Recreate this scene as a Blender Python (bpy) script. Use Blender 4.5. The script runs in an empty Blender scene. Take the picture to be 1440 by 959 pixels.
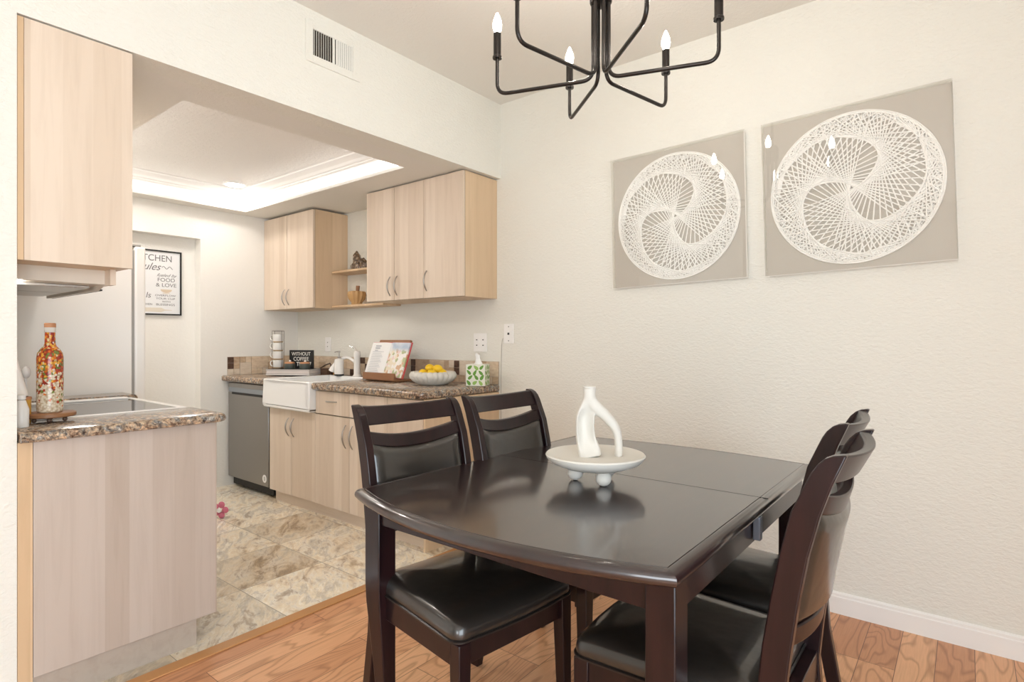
import bpy, bmesh, math, random
from mathutils import Vector, Matrix
random.seed(7)
PI = math.pi
S = bpy.context.scene
COL = S.collection

# ------------------------------------------------------------------ camera, world, light, exposure
cam_d = bpy.data.cameras.new('camera')
cam = bpy.data.objects.new('camera', cam_d)
COL.objects.link(cam)
cam.location = (2.368, -2.858, 1.20)
cam.rotation_euler = (PI / 2, 0, 0.672)
cam_d.sensor_width = 36
cam_d.lens = 805 / 1440 * 36
cam_d.shift_y = -(479.5 - 477.0) / 1440
cam_d.clip_start = 0.02
S.camera = cam

W = bpy.data.worlds.new('world')
S.world = W
W.use_nodes = True
W.node_tree.nodes['Background'].inputs[0].default_value = (0.86, 0.93, 1.0, 1)
W.node_tree.nodes['Background'].inputs[1].default_value = 3.0

S.view_settings.view_transform = 'Standard'
S.view_settings.look = 'None'
S.view_settings.exposure = 0.22
S.view_settings.gamma = 1.0
S.view_settings.use_curve_mapping = False
S.cycles.use_denoising = True
S.cycles.max_bounces = 12
S.cycles.transparent_max_bounces = 16
S.cycles.diffuse_bounces = 6
S.cycles.sample_clamp_indirect = 6


def area_light(name, loc, rot, sx, sy, power, color=(1, 1, 1)):
    d = bpy.data.lights.new(name, 'AREA')
    d.shape = 'RECTANGLE'
    d.size, d.size_y = sx, sy
    d.energy = power
    d.color = color
    o = bpy.data.objects.new(name, d)
    COL.objects.link(o)
    o.location = loc
    o.rotation_euler = rot
    return o


# daylight through the sliding door on the right and the window behind the camera
area_light('daylight_right', (3.86, -3.45, 1.15), (0, PI / 2, 0), 2.0, 2.0, 60, (0.78, 0.90, 1.0))
area_light('daylight_back', (3.02, -5.36, 1.45), (PI / 2, 0, 0), 1.2, 1.6, 34, (0.90, 0.95, 1.0))


# ------------------------------------------------------------------ materials
def new_mat(name):
    m = bpy.data.materials.new(name)
    m.use_nodes = True
    nt = m.node_tree
    return m, nt, nt.nodes['Principled BSDF']


def mat(name, col, rough=0.5, metal=0.0, spec=0.5, coat=0.0, coat_rough=0.1, emit=None, emit_s=0, trans=0, ior=1.45,
        bump=None, alpha=None):
    m, nt, b = new_mat(name)
    b.inputs['Base Color'].default_value = (*col, 1)
    b.inputs['Roughness'].default_value = rough
    b.inputs['Metallic'].default_value = metal
    b.inputs['Specular IOR Level'].default_value = spec
    b.inputs['Coat Weight'].default_value = coat
    b.inputs['Coat Roughness'].default_value = coat_rough
    b.inputs['Transmission Weight'].default_value = trans
    b.inputs['IOR'].default_value = ior
    if emit:
        b.inputs['Emission Color'].default_value = (*emit, 1)
        b.inputs['Emission Strength'].default_value = emit_s
    if bump:
        scale, strength, dist = bump
        tc = nt.nodes.new('ShaderNodeTexCoord')
        n = nt.nodes.new('ShaderNodeTexNoise')
        n.inputs['Scale'].default_value = scale
        n.inputs['Detail'].default_value = 3
        bp = nt.nodes.new('ShaderNodeBump')
        bp.inputs['Strength'].default_value = strength
        bp.inputs['Distance'].default_value = dist
        nt.links.new(tc.outputs['Object'], n.inputs['Vector'])
        nt.links.new(n.outputs['Fac'], bp.inputs['Height'])
        nt.links.new(bp.outputs['Normal'], b.inputs['Normal'])
    return m


def ramp(nt, fac, stops, interp='LINEAR'):
    r = nt.nodes.new('ShaderNodeValToRGB')
    r.color_ramp.interpolation = interp
    els = r.color_ramp.elements
    while len(els) < len(stops):
        els.new(0.5)
    for e, (p, c) in zip(els, stops):
        e.position = p
        e.color = (*c, 1)
    nt.links.new(fac, r.inputs['Fac'])
    return r.outputs['Color']


def mixc(nt, fac, a, b, mode='MIX'):
    n = nt.nodes.new('ShaderNodeMix')
    n.data_type = 'RGBA'
    n.blend_type = mode
    for sock, v in ((n.inputs[0], fac), (n.inputs[6], a), (n.inputs[7], b)):
        if hasattr(v, 'links'):
            nt.links.new(v, sock)
        elif isinstance(v, (int, float)):
            sock.default_value = v
        else:
            sock.default_value = (*v, 1)
    return n.outputs[2]


def coords(nt, scale=(1, 1, 1), loc=(0, 0, 0), rot=(0, 0, 0)):
    tc = nt.nodes.new('ShaderNodeTexCoord')
    mp = nt.nodes.new('ShaderNodeMapping')
    mp.inputs['Scale'].default_value = scale
    mp.inputs['Location'].default_value = loc
    mp.inputs['Rotation'].default_value = rot
    nt.links.new(tc.outputs['Object'], mp.inputs['Vector'])
    return mp.outputs['Vector']


def noise(nt, vec, scale, detail=4, rough=0.5, dist=0.0):
    n = nt.nodes.new('ShaderNodeTexNoise')
    n.inputs['Scale'].default_value = scale
    n.inputs['Detail'].default_value = detail
    n.inputs['Roughness'].default_value = rough
    n.inputs['Distortion'].default_value = dist
    nt.links.new(vec, n.inputs['Vector'])
    return n.outputs['Fac']


def bump(nt, bsdf, h, strength, dist):
    bp = nt.nodes.new('ShaderNodeBump')
    bp.inputs['Strength'].default_value = strength
    bp.inputs['Distance'].default_value = dist
    nt.links.new(h, bp.inputs['Height'])
    nt.links.new(bp.outputs['Normal'], bsdf.inputs['Normal'])


def paint(name, col, scale=55, strength=0.35, dist=0.004, rough=0.75):
    m, nt, b = new_mat(name)
    b.inputs['Base Color'].default_value = (*col, 1)
    b.inputs['Roughness'].default_value = rough
    b.inputs['Specular IOR Level'].default_value = 0.3
    v = coords(nt, (1, 1, 1.9))
    h = noise(nt, v, scale, 4, 0.55, 0.6)
    bump(nt, b, h, strength, dist)
    return m


M = {}
M['wall'] = paint('wall_paint', (0.775, 0.765, 0.705), 46, 0.75, 0.006)
M['wall_k'] = paint('kitchen_wall_paint', (0.83, 0.815, 0.775), 46, 0.5, 0.005)
M['ceiling'] = paint('ceiling_paint', (0.78, 0.765, 0.72), 60, 0.5, 0.004)
M['tray'] = paint('tray_ceiling_texture', (0.80, 0.78, 0.75), 42, 0.9, 0.008, 0.6)
M['trim'] = mat('trim_white', (0.86, 0.85, 0.83), 0.35)
M['plate'] = mat('plate_white', (0.86, 0.85, 0.83), 0.35)
M['dark_hole'] = mat('dark_hole', (0.01, 0.01, 0.01), 0.8)
M['vent_dark'] = mat('vent_duct', (0.05, 0.04, 0.03), 0.9)


def espresso(name, top=False):
    m, nt, b = new_mat(name)
    v = coords(nt, (1, 1, 0.12) if not top else (1, 0.12, 1))
    n = noise(nt, v, 26, 6, 0.6, 0.4)
    c = ramp(nt, n, [(0.3, (0.008, 0.0035, 0.0045)), (0.7, (0.021, 0.0075, 0.008))])
    nt.links.new(c, b.inputs['Base Color'])
    b.inputs['Roughness'].default_value = 0.3
    b.inputs['Specular IOR Level'].default_value = 0.25 if not top else 0.6
    b.inputs['Coat Weight'].default_value = 0.28 if not top else 0.95
    b.inputs['Coat Roughness'].default_value = 0.14 if not top else 0.10
    bump(nt, b, n, 0.05, 0.001)
    return m


M['wood_dark'] = espresso('espresso_wood')
M['wood_top'] = espresso('espresso_tabletop', True)
M['seam'] = mat('seam_dark', (0.008, 0.006, 0.006), 0.7)
M['leather'] = mat('dark_leather', (0.016, 0.013, 0.011), 0.34, spec=0.6, coat=0.75, coat_rough=0.09, bump=(9, 0.16, 0.02))
M['piping'] = mat('leather_piping', (0.014, 0.011, 0.010), 0.3)
M['black_metal'] = mat('black_metal', (0.032, 0.027, 0.024), 0.24, metal=0.5)
M['bulb'] = mat('bulb_glow', (1, 0.95, 0.85), 0.3, emit=(1.0, 0.93, 0.83), emit_s=86)


def maple(name, tint=(1, 1, 1), axis='Z', stave=0.085):
    m, nt, b = new_mat(name)
    # staves glued side by side: a random tone per stave of the coordinate across the grain
    tc = nt.nodes.new('ShaderNodeTexCoord')
    sep = nt.nodes.new('ShaderNodeSeparateXYZ')
    nt.links.new(tc.outputs['Object'], sep.inputs[0])
    add = nt.nodes.new('ShaderNodeMath'); add.operation = 'ADD'
    nt.links.new(sep.outputs['X'], add.inputs[0])
    nt.links.new(sep.outputs['Y'], add.inputs[1])
    if axis == 'X':
        add = nt.nodes.new('ShaderNodeMath'); add.operation = 'ADD'
        nt.links.new(sep.outputs['Z'], add.inputs[0]); nt.links.new(sep.outputs['Y'], add.inputs[1])
    dv = nt.nodes.new('ShaderNodeMath'); dv.operation = 'DIVIDE'; dv.inputs[1].default_value = stave
    fl = nt.nodes.new('ShaderNodeMath'); fl.operation = 'FLOOR'
    nt.links.new(add.outputs[0], dv.inputs[0]); nt.links.new(dv.outputs[0], fl.inputs[0])
    wn = nt.nodes.new('ShaderNodeTexWhiteNoise'); wn.noise_dimensions = '1D'
    nt.links.new(fl.outputs[0], wn.inputs['W'])
    t = tint
    c1 = ramp(nt, wn.outputs['Value'], [(0.0, (0.63 * t[0], 0.515 * t[1], 0.405 * t[2])), (1.0, (0.73 * t[0], 0.62 * t[1], 0.51 * t[2]))])
    v = coords(nt, (9, 9, 0.6) if axis == 'Z' else (0.6, 9, 9))
    n = noise(nt, v, 3.2, 6, 0.6, 0.5)
    c2 = ramp(nt, n, [(0.28, (0.91, 0.895, 0.88)), (0.55, (1, 1, 1))])
    nt.links.new(mixc(nt, 1.0, c1, c2, 'MULTIPLY'), b.inputs['Base Color'])
    b.inputs['Roughness'].default_value = 0.42
    b.inputs['Specular IOR Level'].default_value = 0.35
    return m


M['maple'] = maple('maple_veneer')
M['maple_h'] = maple('maple_veneer_horizontal', axis='X')
M['maple_edge'] = maple('maple_edge', (0.93, 0.80, 0.62))
M['maple_side'] = maple('maple_side', (1.0, 0.91, 0.76))
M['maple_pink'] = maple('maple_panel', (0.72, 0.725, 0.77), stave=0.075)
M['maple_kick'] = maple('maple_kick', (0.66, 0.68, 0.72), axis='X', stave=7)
M['cab_gap'] = mat('cabinet_gap', (0.05, 0.035, 0.025), 0.8)
M['nickel'] = mat('brushed_nickel', (0.42, 0.39, 0.36), 0.32, metal=1.0)
M['chrome'] = mat('chrome', (0.75, 0.75, 0.75), 0.12, metal=1.0)
M['porcelain'] = mat('sink_porcelain', (0.85, 0.85, 0.84), 0.18, spec=0.6)
M['faucet'] = mat('white_enamel', (0.80, 0.78, 0.75), 0.25)


def granite():
    m, nt, b = new_mat('brown_granite')
    v = coords(nt)
    n1 = noise(nt, v, 20, 5, 0.7, 1.6)
    vo = nt.nodes.new('ShaderNodeTexVoronoi')
    vo.inputs['Scale'].default_value = 75
    nt.links.new(v, vo.inputs['Vector'])
    n2 = noise(nt, v, 75, 4, 0.7)
    base = ramp(nt, n1, [(0.28, (0.04, 0.026, 0.02)), (0.40, (0.17, 0.10, 0.065)), (0.49, (0.36, 0.25, 0.165)),
                         (0.57, (0.13, 0.115, 0.105)), (0.64, (0.33, 0.29, 0.25)), (0.75, (0.58, 0.49, 0.38))])
    sp = ramp(nt, n2, [(0.36, (0.30, 0.24, 0.22)), (0.50, (1, 1, 1)), (0.66, (1.7, 1.55, 1.4))])
    c = mixc(nt, 1.0, base, sp, 'MULTIPLY')
    cells = ramp(nt, vo.outputs['Color'], [(0.2, (0.55, 0.5, 0.5)), (0.8, (1.25, 1.2, 1.15))])
    nt.links.new(mixc(nt, 1.0, mixc(nt, 0.8, c, cells, 'MULTIPLY'), (1.22, 1.40, 1.52), 'MULTIPLY'), b.inputs['Base Color'])
    b.inputs['Roughness'].default_value = 0.13
    b.inputs['Specular IOR Level'].default_value = 0.6
    return m


M['granite'] = granite()


def oak_floor():
    m, nt, b = new_mat('oak_floor')
    v = coords(nt, (1, 1, 1), (-2.048 + 0.114 * 20, 0.37, 0), (0, 0, 0))
    # planks run along Y: swap axes into the brick texture
    sep = nt.nodes.new('ShaderNodeSeparateXYZ'); cmb = nt.nodes.new('ShaderNodeCombineXYZ')
    nt.links.new(v, sep.inputs[0])
    nt.links.new(sep.outputs['Y'], cmb.inputs['X']); nt.links.new(sep.outputs['X'], cmb.inputs['Y'])
    br = nt.nodes.new('ShaderNodeTexBrick')
    br.offset = 0.37
    br.offset_frequency = 3
    br.inputs['Color1'].default_value = (0, 0, 0, 1)
    br.inputs['Color2'].default_value = (1, 1, 1, 1)
    br.inputs['Mortar'].default_value = (0.5, 0.5, 0.5, 1)
    br.inputs['Scale'].default_value = 1
    br.inputs['Mortar Size'].default_value = 0.0011
    br.inputs['Mortar Smooth'].default_value = 0.1
    br.inputs['Brick Width'].default_value = 0.78
    br.inputs['Row Height'].default_value = 0.114
    nt.links.new(cmb.outputs[0], br.inputs['Vector'])
    tone = ramp(nt, br.outputs['Color'], [(0.0, (0.57, 0.27, 0.135)), (0.5, (0.72, 0.38, 0.20)), (1.0, (0.83, 0.49, 0.275))])
    # cathedral grain: bands through a stretched, per-plank shifted noise
    sh = nt.nodes.new('ShaderNodeVectorMath'); sh.operation = 'MULTIPLY_ADD'
    sh.inputs[1].default_value = (7.3, 3.1, 5.7)
    nt.links.new(br.outputs['Color'], sh.inputs[0])
    mp = coords(nt, (1, 0.22, 1))
    nt.links.new(mp, sh.inputs[2])
    n = noise(nt, sh.outputs[0], 6.5, 2, 0.4, 0.25)
    mul = nt.nodes.new('ShaderNodeMath'); mul.operation = 'MULTIPLY'; mul.inputs[1].default_value = 15
    fr = nt.nodes.new('ShaderNodeMath'); fr.operation = 'FRACT'
    nt.links.new(n, mul.inputs[0]); nt.links.new(mul.outputs[0], fr.inputs[0])
    g = ramp(nt, fr.outputs[0], [(0.0, (0.66, 0.58, 0.52)), (0.22, (1, 1, 1)), (0.8, (1.03, 1.03, 1.03)), (1.0, (0.66, 0.58, 0.52))])
    fine = noise(nt, coords(nt, (60, 2.2, 1)), 3, 3, 0.6)
    f = ramp(nt, fine, [(0.3, (0.86, 0.83, 0.8)), (0.6, (1, 1, 1))])
    c = mixc(nt, 0.85, tone, g, 'MULTIPLY')
    c = mixc(nt, 0.8, c, f, 'MULTIPLY')
    c = mixc(nt, br.outputs['Fac'], c, (0.13, 0.05, 0.02))
    nt.links.new(c, b.inputs['Base Color'])
    b.inputs['Roughness'].default_value = 0.3
    b.inputs['Specular IOR Level'].default_value = 0.45
    return m


M['oak'] = oak_floor()
M['oak_strip'] = mat('oak_strip', (0.50, 0.245, 0.09), 0.35)


def vinyl():
    m, nt, b = new_mat('slate_vinyl_tile')
    v = coords(nt, (1, 1, 1), (0.35 + 0.44 * 20, 1.085 + 0.44 * 20, 0))
    br = nt.nodes.new('ShaderNodeTexBrick')
    br.offset = 0.0
    br.inputs['Color1'].default_value = (0, 0, 0, 1)
    br.inputs['Color2'].default_value = (1, 1, 1, 1)
    br.inputs['Scale'].default_value = 1
    br.inputs['Mortar Size'].default_value = 0.0018
    br.inputs['Mortar Smooth'].default_value = 0.2
    br.inputs['Brick Width'].default_value = 0.44
    br.inputs['Row Height'].default_value = 0.44
    nt.links.new(v, br.inputs['Vector'])
    sh = nt.nodes.new('ShaderNodeVectorMath'); sh.operation = 'MULTIPLY_ADD'
    sh.inputs[1].default_value = (9.1, 4.3, 6.1)
    nt.links.new(br.outputs['Color'], sh.inputs[0]); nt.links.new(coords(nt, (1, 1, 1), (0, 0, 0), (0, 0, 0.6)), sh.inputs[2])
    st = nt.nodes.new('ShaderNodeMapping'); st.inputs['Scale'].default_value = (1.0, 2.2, 1)
    nt.links.new(sh.outputs[0], st.inputs['Vector'])
    n1 = noise(nt, st.outputs[0], 3.6, 8, 0.66, 0.45)
    c = ramp(nt, n1, [(0.24, (0.20, 0.15, 0.11)), (0.36, (0.44, 0.35, 0.25)), (0.43, (0.66, 0.59, 0.49)),
                      (0.51, (0.76, 0.72, 0.64)), (0.60, (0.52, 0.49, 0.44)), (0.67, (0.80, 0.78, 0.73))])
    n2 = noise(nt, st.outputs[0], 9, 6, 0.66, 0.9)
    r2 = ramp(nt, n2, [(0.36, (0.62, 0.53, 0.44)), (0.45, (1, 1, 1)), (0.57, (1.0, 0.93, 0.80)), (0.62, (1.10, 1.08, 1.06))])
    c = mixc(nt, 0.9, c, r2, 'MULTIPLY')
    t = ramp(nt, br.outputs['Color'], [(0.0, (0.62, 0.54, 0.46)), (0.35, (1.0, 0.98, 0.94)), (1.0, (1.25, 1.26, 1.26))])
    c = mixc(nt, 1.0, c, t, 'MULTIPLY')
    c = mixc(nt, br.outputs['Fac'], c, (0.30, 0.26, 0.20))
    nt.links.new(c, b.inputs['Base Color'])
    b.inputs['Roughness'].default_value = 0.28
    b.inputs['Specular IOR Level'].default_value = 0.45
    return m


M['vinyl'] = vinyl()


def travertine(name, a, bcol):
    m, nt, b = new_mat(name)
    n = noise(nt, coords(nt, (1, 1, 3)), 18, 5, 0.6, 0.8)
    nt.links.new(ramp(nt, n, [(0.3, a), (0.7, bcol)]), b.inputs['Base Color'])
    b.inputs['Roughness'].default_value = 0.4
    return m


M['trav1'] = travertine('travertine_beige', (0.56, 0.42, 0.29), (0.74, 0.61, 0.46))
M['trav2'] = travertine('travertine_tan', (0.42, 0.29, 0.19), (0.60, 0.46, 0.32))
M['trav3'] = travertine('travertine_cream', (0.60, 0.50, 0.39), (0.72, 0.63, 0.52))
M['trav_dark'] = travertine('glass_tile_brown', (0.045, 0.022, 0.014), (0.13, 0.07, 0.045))
M['grout'] = mat('grout', (0.50, 0.42, 0.34), 0.9)
M['stainless'] = mat('dark_stainless', (0.32, 0.31, 0.295), 0.32, metal=0.85)
M['stainless_light'] = mat('stainless_band', (0.36, 0.40, 0.45), 0.3, metal=0.8)
M['black'] = mat('matte_black', (0.012, 0.012, 0.012), 0.5)
M['white'] = mat('white_paper', (0.85, 0.85, 0.84), 0.6)
M['fridge'] = mat('fridge_enamel', (0.88, 0.86, 0.83), 0.3)
M['fridge_gasket'] = mat('fridge_gasket', (0.34, 0.33, 0.31), 0.6)
M['hood'] = mat('hood_enamel', (0.66, 0.59, 0.50), 0.4)
M['filter'] = mat('hood_filter', (0.55, 0.52, 0.48), 0.35, metal=0.8, bump=(220, 0.6, 0.002))
M['glass_black'] = mat('cooktop_glass', (0.02, 0.022, 0.026), 0.06, spec=0.7)
M['linen'] = mat('linen_backing', (0.52, 0.485, 0.435), 0.9, bump=(420, 0.25, 0.001))
M['string'] = mat('white_string', (0.93, 0.92, 0.89), 0.8)
M['ceramic'] = mat('matte_ceramic', (0.68, 0.655, 0.60), 0.75, bump=(120, 0.12, 0.002))


def acrylic(name, tint, gl=1.0):
    # thin clear sheet: mostly see-through, mirror-like at a Fresnel rate
    m = bpy.data.materials.new(name)
    m.use_nodes = True
    nt = m.node_tree
    nt.nodes.clear()
    out = nt.nodes.new('ShaderNodeOutputMaterial')
    tr = nt.nodes.new('ShaderNodeBsdfTransparent'); tr.inputs[0].default_value = (*tint, 1)
    g = nt.nodes.new('ShaderNodeBsdfGlossy'); g.inputs['Roughness'].default_value = 0.0
    g.inputs['Color'].default_value = (gl, gl, gl, 1)
    lw = nt.nodes.new('ShaderNodeLayerWeight'); lw.inputs['Blend'].default_value = 0.5
    pw = nt.nodes.new('ShaderNodeMath'); pw.operation = 'POWER'; pw.inputs[1].default_value = 4.5
    nt.links.new(lw.outputs['Facing'], pw.inputs[0])
    fr = nt.nodes.new('ShaderNodeMath'); fr.operation = 'MULTIPLY_ADD'; fr.inputs[1].default_value = 0.9; fr.inputs[2].default_value = 0.038
    nt.links.new(pw.outputs[0], fr.inputs[0])
    mx = nt.nodes.new('ShaderNodeMixShader')
    nt.links.new(fr.outputs[0], mx.inputs[0]); nt.links.new(tr.outputs[0], mx.inputs[1])
    nt.links.new(g.outputs[0], mx.inputs[2]); nt.links.new(mx.outputs[0], out.inputs[0])
    return m


M['acrylic'] = acrylic('clear_acrylic', (0.99, 0.99, 0.985))
M['acrylic_edge'] = mat('acrylic_edge', (0.82, 0.80, 0.76), 0.15)


# ------------------------------------------------------------------ mesh helpers
def BM():
    return bmesh.new()


def obj(name, bm, m=None, parent=None, smooth=False, bev=0, seg=2, loc=None, rot=None, angle=35):
    me = bpy.data.meshes.new(name)
    bmesh.ops.recalc_face_normals(bm, faces=bm.faces)
    bm.to_mesh(me)
    bm.free()
    o = bpy.data.objects.new(name, me)
    COL.objects.link(o)
    for mm in (m if isinstance(m, (list, tuple)) else [m]):
        if mm:
            me.materials.append(mm)
    if smooth or bev:
        for p in me.polygons:
            p.use_smooth = True
        try:
            me.set_sharp_from_angle(angle=math.radians(angle))
        except Exception:
            pass
    if bev:
        b = o.modifiers.new('bevel', 'BEVEL')
        b.width = bev
        b.segments = seg
        b.limit_method = 'ANGLE'
        b.harden_normals = False
    if parent:
        o.parent = parent
    if loc:
        o.location = loc
    if rot:
        o.rotation_euler = rot
    return o


def box(bm, x0, x1, y0, y1, z0, z1, mi=0, mtx=None):
    vs = [bm.verts.new((x, y, z)) for z in (z0, z1) for y in (y0, y1) for x in (x0, x1)]
    fs = [(0, 2, 3, 1), (4, 5, 7, 6), (0, 1, 5, 4), (2, 6, 7, 3), (0, 4, 6, 2), (1, 3, 7, 5)]
    out = []
    for f in fs:
        fc = bm.faces.new([vs[i] for i in f])
        fc.material_index = mi
        out.append(fc)
    if mtx:
        bmesh.ops.transform(bm, matrix=mtx, verts=vs)
    return out


def bx(*a):
    b = BM()
    box(b, *a)
    return b


def prism(bm, pts, axis, a, b, mi=0):
    """extrude a 2D outline along an axis: 'y' -> pts are (x,z); 'x' -> (y,z); 'z' -> (x,y)"""
    def P(p, t):
        return {'y': (p[0], t, p[1]), 'x': (t, p[0], p[1]), 'z': (p[0], p[1], t)}[axis]
    A = [bm.verts.new(P(p, a)) for p in pts]
    B = [bm.verts.new(P(p, b)) for p in pts]
    n = len(pts)
    for i in range(n):
        f = bm.faces.new((A[i], A[(i + 1) % n], B[(i + 1) % n], B[i])); f.material_index = mi
    f = bm.faces.new(A[::-1]); f.material_index = mi
    f = bm.faces.new(B); f.material_index = mi


def lathe(bm, prof, n=32, c=(0, 0, 0), sx=1, sy=1, mi=0):
    rings = []
    for r, z in prof:
        if r < 1e-6:
            rings.append([bm.verts.new((c[0], c[1], c[2] + z))])
        else:
            rings.append([bm.verts.new((c[0] + sx * r * math.cos(2 * PI * i / n), c[1] + sy * r * math.sin(2 * PI * i / n), c[2] + z)) for i in range(n)])
    for a, b in zip(rings, rings[1:]):
        for i in range(n):
            j = (i + 1) % n
            if len(a) == 1 and len(b) == 1:
                continue
            if len(a) == 1:
                f = bm.faces.new((a[0], b[i], b[j]))
            elif len(b) == 1:
                f = bm.faces.new((a[i], a[j], b[0]))
            else:
                f = bm.faces.new((a[i], a[j], b[j], b[i]))
            f.material_index = mi
    for r in (rings[0], rings[-1]):
        if len(r) > 1:
            f = bm.faces.new(r); f.material_index = mi


def smooth_path(pts, k=6, closed=False):
    P = [Vector(p) for p in pts]
    out = []
    n = len(P)
    rng = range(n if closed else n - 1)
    for i in rng:
        p0 = P[(i - 1) % n] if closed or i > 0 else P[0]
        p1, p2 = P[i], P[(i + 1) % n]
        p3 = P[(i + 2) % n] if closed or i + 2 < n else P[-1]
        for j in range(k):
            t = j / k
            out.append(0.5 * ((2 * p1) + (-p0 + p2) * t + (2 * p0 - 5 * p1 + 4 * p2 - p3) * t * t + (-p0 + 3 * p1 - 3 * p2 + p3) * t ** 3))
    if not closed:
        out.append(P[-1])
    return out


def round_corners(pts, r, k=6):
    """polyline with its inner corners rounded to radius about r"""
    P = [Vector(p) for p in pts]
    out = [P[0]]
    for i in range(1, len(P) - 1):
        a, b, c = P[i - 1], P[i], P[i + 1]
        d1 = (a - b); d2 = (c - b)
        q = min(r, d1.length * 0.45, d2.length * 0.45)
        s, e = b + d1.normalized() * q, b + d2.normalized() * q
        for j in range(k + 1):
            t = j / k
            out.append(s * (1 - t) ** 2 + b * 2 * t * (1 - t) + e * t * t)
    out.append(P[-1])
    return out


def sweep(bm, path, sec, up=Vector((0, 0, 1)), closed=False, mi=0, cap=True):
    """sweep section(s) along a path. sec: list of (u,v) or function(t)->list; u along side, v along up"""
    path = [Vector(p) for p in path]
    n = len(path)
    rings = []
    for i, p in enumerate(path):
        if closed:
            t = (path[(i + 1) % n] - path[i - 1]).normalized()
        else:
            t = (path[min(i + 1, n - 1)] - path[max(i - 1, 0)]).normalized()
        u = up if abs(t.dot(up)) < 0.98 else Vector((1, 0, 0))
        s = t.cross(u).normalized()
        v = s.cross(t).normalized()
        sc = sec(i / (n - 1)) if callable(sec) else sec
        rings.append([bm.verts.new(p + s * a + v * b) for a, b in sc])
    m = len(rings[0])
    for i in range(n if closed else n - 1):
        A, B = rings[i], rings[(i + 1) % n]
        for j in range(m):
            f = bm.faces.new((A[j], A[(j + 1) % m], B[(j + 1) % m], B[j])); f.material_index = mi
    if not closed and cap:
        f = bm.faces.new(rings[0][::-1]); f.material_index = mi
        f = bm.faces.new(rings[-1]); f.material_index = mi


def tube(bm, path, r, n=10, closed=False, mi=0):
    """parallel-transport tube; r may be a function of t"""
    path = [Vector(p) for p in path]
    N = len(path)
    ref = None
    rings = []
    for i, p in enumerate(path):
        if closed:
            t = (path[(i + 1) % N] - path[i - 1]).normalized()
        else:
            t = (path[min(i + 1, N - 1)] - path[max(i - 1, 0)]).normalized()
        if ref is None:
            ref = Vector((0, 0, 1)) if abs(t.z) < 0.9 else Vector((1, 0, 0))
        ref = (ref - t * ref.dot(t)).normalized()
        s = t.cross(ref)
        rr = r(i / (N - 1)) if callable(r) else r
        rings.append([bm.verts.new(p + (ref * math.cos(2 * PI * j / n) + s * math.sin(2 * PI * j / n)) * rr) for j in range(n)])
    for i in range(N if closed else N - 1):
        A, B = rings[i], rings[(i + 1) % N]
        for j in range(n):
            f = bm.faces.new((A[j], A[(j + 1) % n], B[(j + 1) % n], B[j])); f.material_index = mi
    if not closed:
        bm.faces.new(rings[0][::-1]).material_index = mi
        bm.faces.new(rings[-1]).material_index = mi


def loft(bm, loops, mi=0, cap0=True, cap1=True):
    R = [[bm.verts.new(p) for p in L] for L in loops]
    n = len(R[0])
    for A, B in zip(R, R[1:]):
        for j in range(n):
            f = bm.faces.new((A[j], A[(j + 1) % n], B[(j + 1) % n], B[j])); f.material_index = mi
    if cap0:
        bm.faces.new(R[0][::-1]).material_index = mi
    if cap1:
        bm.faces.new(R[-1]).material_index = mi


def sphere(bm, c, r, n=16, m=10, sz=1.0, sx=1.0, sy=1.0, mi=0):
    lathe(bm, [(r * math.sin(PI * i / m), -r * sz * math.cos(PI * i / m)) for i in range(m + 1)], n, c, sx, sy, mi)


def tag(o, label, cat, group=None, kind=None):
    o['label'] = label
    o['category'] = cat
    if group:
        o['group'] = group
    if kind:
        o['kind'] = kind
    return o


def thing(name, label, cat, loc=(0, 0, 0), rz=0, group=None):
    o = bpy.data.objects.new(name, None)
    COL.objects.link(o)
    o.empty_display_size = 0.05
    o.location = loc
    o.rotation_euler = (0, 0, rz)
    return tag(o, label, cat, group)


def struct(name, bm, m, label=None, **k):
    o = obj(name, bm, m, **k)
    o['kind'] = 'structure'
    if label:
        o['label'] = label
    return o


def copy_tree(o, parent=None):
    c = o.copy()
    COL.objects.link(c)
    if parent:
        c.parent = parent
    for ch in [x for x in bpy.data.objects if x.parent == o]:
        copy_tree(ch, c)
    return c


def text(name, body, size, m, parent, loc, rot, align='CENTER', shear=0, sx=1.0, extrude=0.0004, bold=0):
    cu = bpy.data.curves.new(name, 'FONT')
    cu.body = body
    cu.size = size
    cu.align_x = align
    cu.align_y = 'CENTER'
    cu.shear = shear
    cu.extrude = extrude
    cu.offset = bold
    tmp = bpy.data.objects.new(name + '_tmp', cu)
    COL.objects.link(tmp)
    bpy.context.view_layer.update()
    me = bpy.data.meshes.new_from_object(tmp.evaluated_get(bpy.context.evaluated_depsgraph_get()))
    bpy.data.objects.remove(tmp)
    o = bpy.data.objects.new(name, me)
    COL.objects.link(o)
    me.materials.clear()
    me.materials.append(m)
    o.parent = parent
    o.location = loc
    o.rotation_euler = rot
    o.scale = (sx, 1, 1)
    return o


# ------------------------------------------------------------------ the room
H = 2.72
HK = 2.24
struct('floor', bx(0.07, 3.8, -5.3, 0.0, -0.05, 0.0), M['oak'], 'honey oak plank floor of the dining area')
struct('floor.001', bx(-3.2, 0.07, -2.41, 0.0, -0.05, 0.0), M['vinyl'], 'marbled beige tile floor of the kitchen')
struct('trim_1', bx(0.068, 0.128, -2.41, -0.0, 0.0, 0.006), M['oak_strip'], 'oak threshold strip between tile and planks', bev=0.003)

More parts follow.
